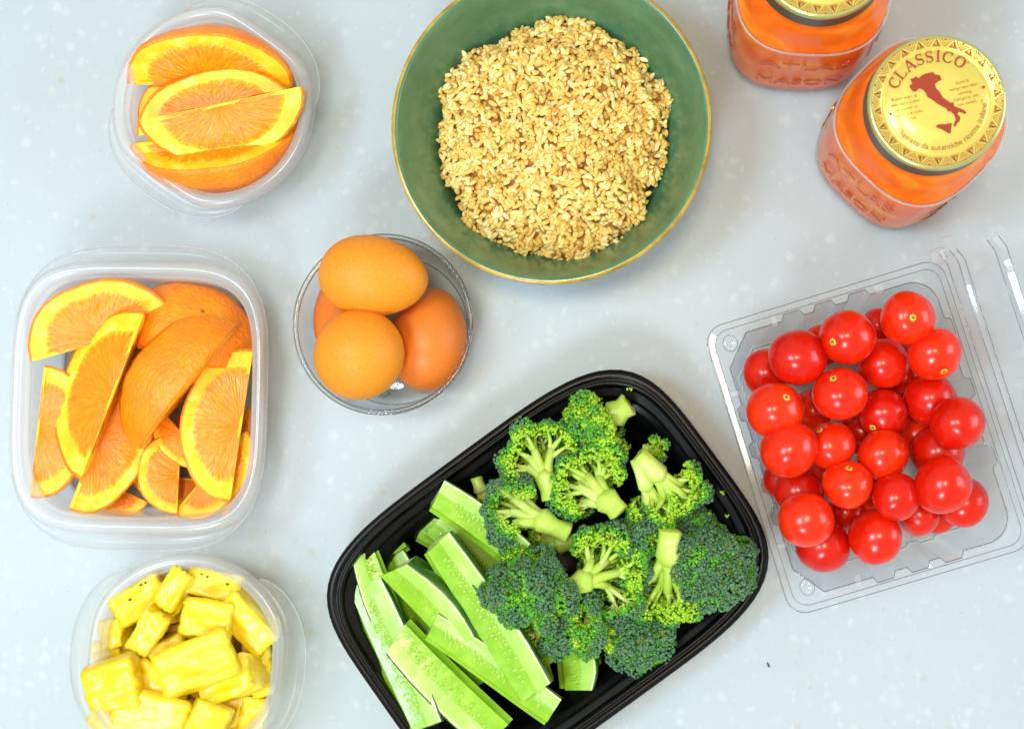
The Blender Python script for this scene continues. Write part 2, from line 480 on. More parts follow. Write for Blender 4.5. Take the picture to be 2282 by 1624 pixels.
def grain_shape(L, Wd):
    out = []
    for p in gv:
        x = p[2]
        out.append((p[0] * Wd * (1 + .12 * x), p[1] * Wd * .82, x * L * (1 - .06 * p[0]) ))
    return out
gmesh = []
for L, Wd in ((3.0, 1.6), (2.7, 1.65), (3.2, 1.5)):
    me = bpy.data.meshes.new('grain')
    me.from_pydata([tuple(c * S for c in p) for p in grain_shape(L, Wd)], [], gf)
    me.polygons.foreach_set('use_smooth', [True] * len(me.polygons))
    me.materials.append(M['rice']); gmesh.append(me)
grains = []
rng = random.Random(11)
while len(grains) < 4400:
    a = rng.random() * 2 * math.pi
    e = rice_edge(a)
    r = e * math.sqrt(rng.random())
    x, y = r * math.cos(a), r * math.sin(a)
    lift = rng.random() ** 1.25 * 5.6 - 3.6
    z = rice_h(x, y) + lift
    d = 1.5
    nrm = Vector((rice_h(x - d, y) - rice_h(x + d, y), rice_h(x, y - d) - rice_h(x, y + d), 2 * d)).normalized()
    t = Vector((rng.gauss(0, 1), rng.gauss(0, 1), rng.gauss(0, 1)))
    t = (t - nrm * t.dot(nrm) * 0.55).normalized()
    grains.append((lift, Vector((x, y, z)), t.to_track_quat('Z', 'Y').to_matrix() @ Matrix.Rotation(rng.random() * 6.28, 3, 'Z'), rng.randrange(3), rng.uniform(.88, 1.12)))
grains.sort(key=lambda g: -g[0])
for lift, p, q, i, s_ in grains[:300]:
    o = bpy.data.objects.new('grain', gmesh[i])
    COL.objects.link(o); o.parent = mound
    o.matrix_basis = Matrix.LocRotScale(p * S, q.to_quaternion(), Vector((s_,) * 3))
mb = MB()
for lift, p, q, i, s_ in grains[300:]:
    L, Wd = ((3.0, 1.6), (2.7, 1.65), (3.2, 1.5))[i]
    mb.add([(q @ (Vector(c) * s_)) + p for c in grain_shape(L, Wd)], gf)
mb.build('packed_grains', M['rice'], mound, kind='stuff')
gp = P(1456, 158, 62)
o = bpy.data.objects.new('rice_grain', gmesh[1]); COL.objects.link(o)
dirv = Vector((bc.x - gp.x, bc.y - gp.y, 0)).normalized()
rad = math.hypot(gp.x - bc.x, gp.y - bc.y)
o.matrix_basis = Matrix.LocRotScale(Vector((gp.x, gp.y, 56 + (rad / k - 80.5) * 2.36 + 1.2)) * S, Vector((.25, 1, .2)).to_track_quat('Z', 'Y'), Vector((1,) * 3))
tag(o, 'single pale rice grain stuck alone on the bare green bowl wall', 'rice grain')

# ------------------------------------------------------------------ plastic tubs
def tub(name, label, c, rot, A, B, outline, zr, prof_scale=1.0, tabdir='y', tab=9.0):
    t = thing(name, label, 'container', (c.x, c.y, 0), rot)
    H = zr
    wall_in = [(16, 1.3), (13.4, 3), (11.3, H * .4), (10, H * .78), (9.5, H - 7), (9.2, H - 5.5), (8.6, H - 5.2)]
    wall_out = [(9.2, H - 6.2), (9.8, H - 6.4), (10.2, H - 8), (10.8, H * .76), (12.1, H * .38), (14.4, 2), (16.5, .25)]
    rimp = [(8.6, H - 5.2), (8.0, H - 2), (6.6, H - .4), (4.6, H), (2.6, H - .3), (1.0, H - 1.6), (.2, H - 4), (0, H - 7), (.9, H - 7), (1.2, H - 4), (2.8, H - 1.6), (4.6, H - 1.1), (6.2, H - 1.6), (7.3, H - 3), (9.2, H - 6.2)]
    rings = [outline(A, B, i, z) for i, z in wall_in]
    v, f = loft(rings, True, False, False)
    b = len(v); n = len(rings[0])
    v.append((0, 0, 1.3)); f += [(b, j, (j + 1) % n) for j in range(n)]
    v2, f2 = loft([outline(A, B, i, z) for i, z in wall_out])
    b2 = len(v2); v2.append((0, 0, .25)); f2 += [(b2, (len(wall_out) - 1) * n + (j + 1) % n, (len(wall_out) - 1) * n + j) for j in range(n)]
    mbt = MB(); mbt.add(v, f); mbt.add(v2, f2)
    mbt.build('tub_wall', M['tub'], t)
    v, f = loft([outline(A, B, i, z) for i, z in rimp]); mk('rim', v, f, M['tubrim'], t)
    # stacking bead inside the wall
    for i0, zz in ((9.6, H * .80), (13.6, 2.6)):
        v, f = loft([outline(A, B, i0 + d, zz + e) for d, e in ((0, .6), (.7, .3), (.7, -.3), (0, -.6))])
        mk('bead', v, f, M['tubrim'], t)
    return t

def sup_outline(e):
    return lambda A, B, i, z: sup(A - i, B - i, e, z)

def flat_round(ax, c):
    def fn(A, B, i, z):
        out = []; R = A - i
        for j in range(120):
            t = 2 * math.pi * j / 120
            q = abs(math.cos(t - ax)) / c
            r = R * (1 + max(q, .01) ** 26) ** (-1 / 26)
            out.append((r * math.cos(t), r * math.sin(t), z))
        return out
    return fn

def tab_crescent(t, inner, full, z, half, ax):
    """thin crescent-shaped grip tab between two outlines, around direction ax"""
    n = len(inner)
    idx = [j for j in range(n)]
    for sgn in (0, math.pi):
        a0 = ax + sgn
        sel = sorted(range(n), key=lambda j: ((2 * math.pi * j / n - a0 + math.pi) % (2 * math.pi)))
        sel = [j for j in sel if abs((2 * math.pi * j / n - a0 + math.pi) % (2 * math.pi) - math.pi) < half]
        rings = []
        outer_ = list(full)
        for j in sel:
            dl = abs((2 * math.pi * j / n - a0 + math.pi) % (2 * math.pi) - math.pi) / half
            w_ = 1 - dl ** 5
            outer_[j] = tuple(inner[j][c_] + (full[j][c_] - inner[j][c_]) * w_ for c_ in range(3))
        for lv, src in ((z, inner), (z - .4, outer_), (z - 1.6, outer_), (z - 1.0, inner)):
            rings.append([(src[j][0], src[j][1], lv) for j in sel])
        rings.append(rings[0])
        v, f = loft(rings, False)
        mk('grip_tab', v, f, M['tab'], t)
        # rolled outer edge
        v, f = tube([(outer_[j][0], outer_[j][1], z - 1) for j in sel], [.55] * len(sel), 6)
        mk('tab_edge', v, f, M['tubrim'], t)

# square tub of orange wedges
SZ = 54
sqc = P(302, 884, SZ)
SA, SB = 299 / ppu(SZ), 312 / ppu(SZ)
sq = tub('plastic_tub', 'large square milky plastic tub crammed with orange wedges', sqc, math.radians(-1), SA, SB, sup_outline(4.2), SZ)
tab_crescent(sq, sup(SA - .5, SB - .5, 4.2, 0), sup(SA + .6, SB + 9.5, 3.4, 0), SZ - 5, 1.02, math.pi / 2)

# round tub of orange wedges
RZ = 46
r1c = P(470, 235, RZ)
R1 = 237 / ppu(RZ)
ax1 = math.radians(54)
t1 = tub('plastic_tub', 'round milky plastic tub with six orange wedges', r1c, 0, R1, R1, flat_round(ax1, .90), RZ)
tab_crescent(t1, flat_round(ax1, .90)(R1, R1, .4, 0), flat_round(ax1, 1.02)(R1 + 5.5, R1, 0, 0), RZ - 5, .95, ax1)
# round tub of pineapple
r2c = P(411, 1472, RZ)
ax2 = math.radians(-4)
t2 = tub('plastic_tub', 'round milky plastic tub full of yellow pineapple chunks', r2c, 0, R1 + 1, R1 + 1, flat_round(ax2, .96), RZ)
tab_crescent(t2, flat_round(ax2, .96)(R1 + 1, R1, .4, 0), flat_round(ax2, 1.06)(R1 + 9.5, R1, 0, 0), RZ - 5, .95, ax2)

# ------------------------------------------------------------------ orange wedges
def wedge(label, A, B, za, zb, th1, w, d=.8, group=None, seed=0, navel=None, peelmat='peel'):
    """tips A and B in the photograph; walking from A to B the peel bulges to the left; the wedge fills angles th1-w..th1"""
    rg = random.Random(seed)
    a = P(A[0], A[1], za); b = P(B[0], B[1], zb)
    mid = (a + b) / 2; R = (b - a).length / 2
    X = (b - a).normalized(); Z = Vector((0, 0, 1)); Y = Z.cross(X).normalized(); Z = X.cross(Y)
    rot = Matrix((X, Y, Z)).transposed()
    t = thing('orange_wedge', label, 'orange wedge', mid, rot, group)
    th1, w = math.radians(th1), math.radians(w)
    th0 = th1 - w
    NP, NA = 36, 12
    wob = [1 + .012 * math.sin(3 * i / NP * 6.28 + seed) + rg.uniform(-.006, .006) for i in range(NP + 1)]
    def pt(ph, al, r, i=None):
        q = R * r * (wob[i] if i is not None else 1)
        s_ = max(math.sin(ph), 0.0)
        rr = q * d * s_ ** .92
        return Vector((q * math.cos(ph), rr * math.cos(al), rr * math.sin(al)))
    # peel: outer skin plus its cut edges
    rings = [[pt(math.pi * i / NP, th0 + w * j / NA, 1, i) for i in range(NP + 1)] for j in range(NA + 1)]
    RP = .962
    rings = [[pt(math.pi * i / NP, th0, RP, i) for i in range(NP + 1)]] + rings + [[pt(math.pi * i / NP, th1, RP, i) for i in range(NP + 1)]]
    v, f = loft(rings, False)
    mk('peel', v, f, M[peelmat], t)
    # pith band on both cut faces, and flesh
    pm, fm = MB(), MB()
    RF = .80
    fl = [RF + rg.uniform(-.007, .007) + .008 * math.sin(i * .9 + seed) for i in range(NP + 1)]
    for al, sg in ((th1, 1), (th0, -1)):
        nrm = Vector((0, -math.sin(al), math.cos(al))) * sg
        def fr(i):       # the flesh ends short of the tips
            ph = math.pi * i / NP
            return fl[i] * (1 - .05 * abs(math.cos(ph)) ** 3)
        rr = [[pt(math.pi * i / NP, al, RP, i) for i in range(NP + 1)],
              [pt(math.pi * i / NP, al, (RP + fr(i)) / 2, i) + nrm * rg.uniform(0, .35) for i in range(NP + 1)],
              [pt(math.pi * i / NP, al, fr(i), i) - nrm * .35 for i in range(NP + 1)]]
        v, f = loft(rr, False)
        if sg < 0: f = [tuple(reversed(q)) for q in f]
        pm.add(v, f)
        NR = 7
        v, uv = [], []
        for q in range(NR + 1):
            for i in range(NP + 1):
                e = q / NR
                ph = math.pi * i / NP
                p = pt(ph, al, fr(i) * e, i)
                bump = 0 if q in (0, NR) else rg.uniform(-.45, .45) + .8 * math.sin(math.pi * e)
                if q == NR: bump = -.35
                v.append(p + nrm * bump); uv.append((i / NP + seed * .37 + sg, e))
        f = []
        for q in range(NR):
            for i in range(NP):
                x = q * (NP + 1) + i
                f.append((x, x + 1, x + NP + 2, x + NP + 1) if sg < 0 else (x, x + NP + 1, x + NP + 2, x + 1))
        fm.add(v, f, 0, uv)
        # pale core strip along the tip-to-tip edge
        cs = []
        for i in range(13):
            x = R * .95 * (1 - 2 * i / 12)
            wd = R * (.018 + .03 * (abs(1 - 2 * i / 12)) ** 3 + rg.uniform(0, .012))
            cs.append((x, wd))
        top = [Vector((x, wd * math.cos(al), wd * math.sin(al))) + nrm * .55 for x, wd in cs]
        bot = [Vector((x, -.4 * math.cos(al), -.4 * math.sin(al))) + nrm * .3 for x, wd in cs]
        v, f = loft([top, bot], False)
        pm.add(v, f)
    pm.build('pith', M['pith'], t)
    fm.build('flesh', M['flesh'], t)
    if navel:
        p = pt(math.radians(navel[0]), math.radians(navel[1]), 1.0)
        v, f = uvsphere(1, 10, 6)
        mk('navel', [p + Vector((c[0] * 1.6, c[1] * 1.1, c[2] * .7)) for c in v], f, M['navel'], t)
    return t

def q2(x, y): return (x / 2.192, 513 + y / 2.192)
def q1(x, y): return (199.5 + x / 3.164, y / 3.164)
SQ = [
 ('orange wedge lying cut side up across the far left corner of the square tub', (150, 640), (855, 440), 46, 46, 20, 58, .80, None),
 ('orange wedge with broad pale pith resting on top of the pile in the square tub', (395, 1215), (705, 405), 56, 62, -25, 56, .82, None),
 ('orange wedge lying peel side up in the middle of the square tub', (690, 1065), (1195, 440), 30, 28, 100, 56, .84, None),
 ('orange wedge leaning cut side up against the square tub wall nearest the eggs', (1120, 1330), (1234, 575), 40, 40, 14, 56, .76, None),
 ('orange wedge lying between the topmost and the peel-up wedge in the square tub', (610, 660), (335, 1370), 42, 38, -18, 56, .68, None),
 ('orange wedge standing under the topmost wedge along the bare side of the square tub', (220, 655), (148, 1305), 42, 41, 4, 56, .8, None),
 ('dull orange wedge peel side up with a small brown navel scar in the square tub', (640, 470), (1275, 640), 14, 14, 108, 76, 1.0, (78, 62)),
 ('orange wedge showing dark red-orange flesh low in the square tub corner', (862, 1385), (880, 985), 31, 28, 14, 60, .98, None),
 ('orange wedge low in the square tub beside the dark-fleshed wedge', (1200, 980), (850, 1380), 30, 27, 8, 60, .66, None),
 ('orange wedge wedged beneath the one leaning on the square tub wall', (1205, 860), (1080, 1400), 18, 18, 40, 60, .22, None),
 ('orange wedge buried beneath the peel-up wedge in the square tub', (560, 760), (860, 480), 24, 24, 5, 56, .6, None),
 ('small end of an orange wedge poking out below the peel-up wedge', (1010, 1130), (770, 860), 34, 30, 0, 56, .7, None),
 ('orange wedge on the square tub floor below the middle wedges', (720, 1330), (400, 1180), 12, 12, 10, 50, .7, None),
 ('orange wedge flat on the square tub floor under the others', (1210, 1250), (640, 1180), 14, 14, 5, 50, .5, None),
 ('orange wedge lying flat in the middle of the square tub floor', (1020, 760), (720, 1060), 16, 16, 5, 50, .6, None),
]
for i, (lb, A, B, za, zb, th, w, d, nv) in enumerate(SQ):
    wedge(lb, q2(*A), q2(*B), za, zb, th, w, d, 'orange wedges in the square tub', i + 1, nv)
RO = [
 ('orange wedge with its peel turned up against the far wall of the round tub', (262, 590), (1440, 620), 36, 34, 46, 66, .70),
 ('orange wedge tucked behind the topmost smiling wedge in the round tub', (335, 960), (1430, 740), 40, 42, 6, 50, .62),
 ('topmost orange wedge curved like a smile in the round tub', (1500, 612), (345, 858), 56, 56, -28, 56, .69),
 ('orange wedge with peel turned toward the square tub in the round tub', (1470, 850), (300, 1010), 28, 32, 42, 66, .74),
 ('orange wedge deep on the bare side of the round tub with shaded flesh', (575, 1010), (575, 560), 26, 26, 0, 55, 1.05),
 ('orange wedge tip with bright pith peeping out below the smiling wedge', (1300, 930), (278, 1020), 42, 40, -5, 50, .34),
]
for i, (lb, A, B, za, zb, th, w, d) in enumerate(RO):
    wedge(lb, q1(*A), q1(*B), za, zb, th, w, d, 'orange wedges in the round tub', i + 31)

# ------------------------------------------------------------------ pineapple
def q3(x, y): return (142.5 + x / 3.808, 1197.3 + y / 3.808)
PINE = [  # x, y, length, width, angle, top height, tilt x, tilt y, thick, label
 (650, 525, 490, 270, 30, 48, 6, 12, 20, 'frayed pineapple chunk with brown eye specks on the side nearest the square tub'),
 (955, 450, 340, 190, 60, 52, -8, 6, 18, 'narrow upright pineapple stick at the far wall of its tub'),
 (735, 770, 420, 215, 57, 56, 10, -8, 20, 'smooth oblong pineapple chunk in line with the narrow stick'),
 (1290, 410, 450, 230, -12, 44, -10, 0, 20, 'pineapple chunk with dark specks along its far edge'),
 (1225, 700, 440, 310, -8, 56, -12, 6, 26, 'blocky pineapple chunk behind the biggest chunk in the middle'),
 (1560, 690, 520, 270, -50, 46, 8, 14, 20, 'slanting pineapple chunk with a ragged white edge beside the tub wall'),
 (455, 800, 220, 240, 10, 40, 0, -8, 20, 'small pineapple chunk at the bare side of its tub'),
 (480, 1200, 430, 400, 12, 52, 8, -8, 30, 'square pineapple chunk with deep fibre grooves'),
 (900, 950, 330, 220, 25, 42, 6, 6, 18, 'small pineapple chunk squeezed under the biggest chunk'),
 (1140, 1070, 620, 390, 22, 64, -8, 8, 26, 'biggest pineapple chunk lying on top of the heap'),
 (1430, 1200, 520, 310, 20, 52, -12, -10, 24, 'pineapple chunk propped against the biggest chunk'),
 (790, 1290, 470, 380, -40, 40, 10, 0, 22, 'smooth pineapple chunk below the biggest one'),
 (430, 1500, 320, 280, -30, 36, 0, -6, 22, 'pineapple chunk with one tiny brown speck low in the tub'),
 (770, 1500, 620, 380, -12, 50, -6, 0, 24, 'wide smooth pineapple chunk cut off by the picture edge'),
 (1220, 1560, 330, 330, -25, 58, -8, 8, 24, 'rough pale pineapple chunk with stringy fibres at the picture edge'),
 (1480, 1440, 380, 330, 5, 34, 0, 4, 22, 'pineapple chunk low between the propped chunk and the picture edge'),
 (1670, 1120, 180, 420, 5, 36, 0, 14, 20, 'slim pineapple chunk pressed to the tub wall nearest the tray'),
 (1130, 1360, 420, 300, 0, 26, 0, 0, 20, 'shaded pineapple chunk at the bottom of the heap'),
 (1600, 1500, 220, 330, -10, 38, 0, 12, 22, 'flat pineapple chunk along the tub wall at the picture edge'),
 (1150, 830, 400, 300, 20, 28, 0, 0, 20, 'pineapple chunk hidden under the blocky one'),
 (1440, 950, 400, 340, 10, 24, 0, 0, 20, 'pineapple chunk in the gap beside the blocky and the slanting ones'),
 (1380, 580, 380, 300, -30, 26, 0, 0, 20, 'pineapple chunk beneath the speckled far one'),
 (850, 620, 400, 300, 50, 26, 0, 0, 20, 'pineapple chunk under the narrow stick'),
 (400, 980, 240, 260, 20, 34, 0, 0, 20, 'small pineapple chunk by the tub wall beyond the deep-grooved one'),
 (1620, 900, 200, 260, 0, 36, 0, 6, 20, 'small pineapple chunk by the wall beyond the slanting one'),
 (1060, 560, 300, 240, 10, 32, 0, 0, 20, 'small pineapple chunk behind the blocky one'),
 (600, 1000, 420, 300, 0, 28, 0, 0, 20, 'pineapple chunk filling the gap beneath the oblong one'),
]
def chunk(i, x, y, L, Wd, ang, top, tx, ty, th, label):
    rg = random.Random(i * 7 + 5)
    top -= 6
    z = top - th / 2
    p = P(*q3(x, y), z)
    pp = ppu(z) * 3.808
    hx, hy, hz = L / 2 / pp * 1.02, Wd / 2 / pp * 1.05, th / 2 * 1.1
    rot = Matrix.Rotation(math.radians(ang), 3, 'Z') @ Matrix.Rotation(math.radians(tx), 3, 'X') @ Matrix.Rotation(math.radians(ty), 3, 'Y')
    n = 13
    verts, faces, idx = [], [], {}
    tap = rg.uniform(-.10, .10); tap2 = rg.uniform(-.10, .10)
    def vert(a, b, c):
        key = (a, b, c)
        if key in idx: return idx[key]
        u = [(2 * q / (n - 1) - 1) for q in key]
        e = 13.0
        l = (abs(u[0]) ** e + abs(u[1]) ** e + abs(u[2]) ** e) ** (1 / e)
        mx = max(abs(c_) for c_ in u)
        s_ = mx / l
        q = Vector((u[0] * hx * s_, u[1] * hy * s_, u[2] * hz * s_))
        q.y *= 1 + tap * u[0]; q.z *= 1 + tap2 * u[0] * .6; q.x *= 1 + .08 * u[2] * (1 if i % 2 else -1)
        g = Vector((q.x * .09, q.y * .16, q.z * .16)) + Vector((i * 3.1, 0, 0))
        nn = Vector((u[0] ** 5, u[1] ** 5, u[2] ** 5)).normalized()
        q += nn * (1.3 * noise.noise(g) + .7 * noise.noise(g * 3.3) + .4 * noise.noise(g * 7.1))
        ends = abs(u[0]) ** 8
        q.x += ends * 1.6 * noise.noise(Vector((q.y * .5, q.z * .5, i)))
        idx[key] = len(verts); verts.append(q)
        return idx[key]
    for ax in range(3):
        for side in (0, n - 1):
            for a in range(n - 1):
                for b in range(n - 1):
                    ks = []
                    for da, db in ((0, 0), (1, 0), (1, 1), (0, 1)):
                        k_ = [0, 0, 0]; k_[ax] = side; k_[(ax + 1) % 3] = a + da; k_[(ax + 2) % 3] = b + db
                        ks.append(vert(*k_))
                    faces.append(tuple(ks) if side else tuple(reversed(ks)))
    t = thing('pineapple_chunk', label, 'pineapple', p, rot, 'pineapple chunks in the round tub')
    mk('flesh', verts, faces, M['pine'], t)
    if i in (0, 3, 12):
        for q in range(1 if i == 12 else 3):
            sx, sy = rg.uniform(-.8, .8) * hx, rg.uniform(.1, .8) * hy
            v, f = uvsphere(1, 8, 5)
            mk('eye_speck', [(sx + c[0] * rg.uniform(.7, 1.3), sy + c[1] * .7, hz + c[2] * .9) for c in v], f, M['speck'], t)
for i, a in enumerate(PINE): chunk(i, *a)

# ------------------------------------------------------------------ glass bowl of eggs
GZ = 56
gc = P(852, 722, GZ)
GR = 204 / ppu(GZ)
gb = thing('glass_bowl', 'small clear glass bowl holding four brown eggs', 'bowl', (gc.x, gc.y, 0))
prof = [(0.01, 3.2), (34, 3.2), (42, 4.5), (46.5, 9), (48.5, 20), (49.6, 36), (50.2, 46), (50.9, 49), (51.0, 54), (51.6, 55.6), (52.6, 56), (53.4, 55.4), (53.5, 53), (53.2, 49.5), (52.6, 48.5), (52.0, 46), (51.2, 34), (50.0, 18), (48.2, 7), (44.5, 2), (40, .3), (36, .2), (35, 1.0), (0.01, 1.0)]
kg = GR / 53.5
v, f = lathe([(r * kg, z) for r, z in prof], 96)
mk('glass_wall', v, f, M['glass'], gb)
for r_, z_, w_ in ((53.5, 55.2, .42), (51.0, 55.0, .34), (52.2, 48.4, .25), (46.0, 6.5, .3)):
    pts = [(r_ * kg * math.cos(2 * math.pi * j / 96), r_ * kg * math.sin(2 * math.pi * j / 96), z_) for j in range(97)]
    v, f = tube(pts, [w_] * 97, 6); mk('glass_edge', v, f, M['glassedge'], gb)
# small printed mark on the base
mm = MB()
for a, b in (((0, 0), (3, 5)), ((3, 5), (6.5, 2)), ((6.5, 2), (1.5, -.5)), ((8, 3), (9, 3.8))):
    v, f = tube([(a[0], a[1], 0), (b[0], b[1], 0)], [.35, .35], 5); mm.add(v, f)
mo = mm.build('printed_mark', M['mark'], gb)
mp_ = P(846, 884, 3.6)
mo.location = ((mp_.x - gc.x) * S, (mp_.y - gc.y) * S, 3.6 * S)

def egg(label, u, v_, z, L, Wd, axis, mat):
    prof_n = 28
    pr = []
    for i in range(prof_n + 1):
        t = math.pi * i / prof_n
        x = -math.cos(t)
        r = math.sin(t) * (1 + .10 * x) if True else 0
        pr.append((max(r, 1e-4) * Wd / 2, x * L / 2))
    v, f = lathe(pr, 48)
    p = P(u, v_, z)
    q = Vector(axis).normalized().to_track_quat('Z', 'Y').to_matrix()
    o = mk('egg', [q @ Vector(c) for c in v], f, M[mat])
    o.location = p * S
    tag(o, label, 'egg', 'brown eggs in the glass bowl')
    return o
egg('brown egg lying on its side on top nearest the rice bowl', 832, 616, 62, 64.5, 48, (-1, .08, .05), 'egg')
egg('brown egg tipped on end resting on top nearest the tray', 798, 793, 60, 60, 52.5, (.35, .28, .9), 'egg')
egg('darker brown egg low on the side nearest the tomatoes', 955, 756, 30, 63, 47, (-.16, -1, .0), 'eggdark')
egg('brown egg underneath, mostly hidden by the two on top', 778, 712, 29, 58, 44, (.15, -1, .05), 'eggdark')

# ------------------------------------------------------------------ black tray
TZ = 40
tc_ = P(1215, 1285, TZ)
pz = ppu(TZ)
TA, TB = 463 / pz, 334 / pz
trot = math.radians(36)
tray = thing('black_tray', 'rectangular black plastic meal tray with cucumber sticks and broccoli', 'tray', (tc_.x, tc_.y, 0), trot)
def tring(i, z): return sup(TA - i, TB - i, 4.25, z, 128)
wall = [(8.2, 36.5), (8.6, 33.5), (9.4, 33), (12.6, 33), (13.4, 32.4), (13.8, 29), (14.4, 28.4), (17, 28.2), (18, 27), (21, 18), (24.5, 6), (27, 3), (31, 2.2)]
rings = [tring(i, z) for i, z in wall]
v, f = loft(rings)
b = len(v); v.append((0, 0, 2.2)); n = 128
f += [(b, (len(wall) - 1) * n + (j + 1) % n, (len(wall) - 1) * n + j) for j in range(n)]
mk('inner_wall', v, f, M['black'], tray)
rimp = [(8.2, 36.5), (7.9, 38.6), (7.0, 39.4), (6.2, 39.2), (5.6, 38.6), (4.8, 38.7), (4.2, 39.7), (3.2, 40), (1.4, 39.7), (.4, 38.8), (0, 37), (0, 34), (.8, 34)]
v, f = loft([tring(i, z) for i, z in rimp]); mk('rim', v, f, M['black'], tray)
wo = [(.8, 34), (9.6, 32), (14.2, 27.5), (19, 25), (22.5, 15), (26, 3), (28, .6), (32, .2)]
rings = [tring(i, z) for i, z in wo]
v, f = loft(rings)
b = len(v); v.append((0, 0, .2))
f += [(b, (len(wo) - 1) * n + (j + 1) % n, (len(wo) - 1) * n + j) for j in range(n)]
mk('outer_wall', v, f, M['black'], tray)

# ------------------------------------------------------------------ cucumber sticks
def q4(x, y): return (684.2 + x / 2.719, 1026.2 + y / 2.719)
def stick(i, label, A, B, za, zb, r, th1, w, core=.22, slits=(), seeds=True):
    """core edge from A to B; flesh and skin bulge to the left of the walk, filling angles th1-w..th1"""
    rg = random.Random(100 + i)
    a = P(*q4(*A), za); b = P(*q4(*B), zb)
    L = (b - a).length; mid = (a + b) / 2
    X = (b - a).normalized(); Y = Vector((0, 0, 1)).cross(X).normalized(); Z = X.cross(Y)
    t = thing('cucumber_stick', label, 'cucumber', mid, Matrix((X, Y, Z)).transposed(), 'cucumber sticks in the black tray')
    th1, w = math.radians(th1), math.radians(w); th0 = th1 - w
    N = 22
    def rad(s_): return r * (1 - .10 * (2 * s_ - 1) ** 2 - .05 * math.sin(s_ * 3 + i))
    ends = [rg.uniform(-.25, .25) * r for _ in range(2)]
    def pos(s_, rr, al, nrm=0):
        x = (s_ - .5) * L + (ends[0] * (1 - s_) - ends[1] * s_) * (rr / r - .5)
        q = Vector((x, rr * math.cos(al), rr * math.sin(al)))
        q.z += .9 * math.sin(s_ * 2.6 + i) ; q.y += .8 * math.sin(s_ * 3.1 + i * 2)
        return q
    fl = MB()
    c0 = core * r
    fr_ = [0, .3, .52, .72, .9, .965]
    for al, sg in ((th1, 1), (th0, -1)):
        nrm = Vector((0, -math.sin(al), math.cos(al))) * sg
        vs, mi = [], []
        for m_, e in enumerate(fr_):
            for s_ in range(N + 1):
                ss = s_ / N
                rr = c0 + (rad(ss) - c0) * e
                bump = rg.uniform(-.18, .18) if 0 < m_ < 5 else 0
                if m_ in (1, 2): bump -= .35
                vs.append(pos(ss, rr, al) + nrm * bump)
        for m_ in range(len(fr_) - 1):
            fs = []
            for s_ in range(N):
                x = m_ * (N + 1) + s_
                q = (x, x + 1, x + N + 2, x + N + 1)
                fs.append(q if sg < 0 else tuple(reversed(q)))
            mi.append((fs, (1, 1, 0, 0, 2)[m_]))
        base = len(fl.v)
        fl.v += [tuple(q) for q in vs]; fl.uv += [(0, 0)] * len(vs)
        for fs, mt in mi:
            fl.f += [tuple(q + base for q in f_) for f_ in fs]; fl.m += [mt] * len(fs)
    # narrow trimmed core edge
    v, f = loft([[pos(s_ / N, c0, th1 - w * j / 3) for s_ in range(N + 1)] for j in range(4)], False)
    fl.add(v, f, 1)
    # ends
    for ss in (0, 1):
        arc = [pos(ss, rad(ss) * .985, th0 + w * j / 8) for j in range(9)]
        arc2 = [pos(ss, c0 + (rad(ss) - c0) * .5, th0 + w * j / 8) for j in range(9)]
        arc3 = [pos(ss, c0, th0 + w * j / 8) for j in range(9)]
        v, f = loft([arc, arc2], False)
        fl.add(v, f if ss else [tuple(reversed(q)) for q in f], 2)
        v, f = loft([arc2, arc3], False)
        fl.add(v, f if ss else [tuple(reversed(q)) for q in f], 1)
    fl.build('flesh', [M['cuke'], M['cukecore'], M['cukerim']], t)
    sk = [[pos(s_ / N, rad(s_ / N) * .965 if j in (0, 11) else rad(s_ / N), th0 + w * min(max(j - 1, 0), 9) / 9) for s_ in range(N + 1)] for j in range(12)]
    v, f = loft(sk, False)
    mk('skin', v, f, M['cukeskin'], t)
    if seeds:
        sm = MB()
        sv, sf = uvsphere(1, 7, 5)
        for al, sg in ((th1, 1), (th0, -1)):
            nrm = Vector((0, -math.sin(al), math.cos(al))) * sg
            ud = Vector((0, math.cos(al), math.sin(al)))
            for row, (e, ph) in enumerate(((.30, 0), (.46, .5))):
                cnt = int(L / 4.2)
                for k_ in range(cnt):
                    ss = (k_ + ph + rg.uniform(-.2, .2) + .6) / (cnt + .8)
                    if not .09 < ss < .91 or rg.random() < .18: continue
                    c = pos(ss, c0 + (rad(ss) - c0) * (e + rg.uniform(-.03, .03)), al) - nrm * .25
                    sm.add([c + Vector((p[0] * .95, 0, 0)) + ud * p[1] * 2.1 + nrm * p[2] * .26 for p in sv], sf)
        sm.build('seeds', M['seed'], t, kind='stuff')
    for ss, e in slits:
        c = pos(ss, c0 + (rad(ss) - c0) * e, th1)
        nrm = Vector((0, -math.sin(th1), math.cos(th1)))
        ud = Vector((0, math.cos(th1), math.sin(th1)))
        sv, sf = uvsphere(1, 10, 6)
        mk('dark_slit', [c + Vector((p[0] * 3.6, 0, 0)) + ud * (p[1] * .9 + p[0] * .5) + nrm * p[2] * .45 for p in sv], sf, M['seedslit'], t)
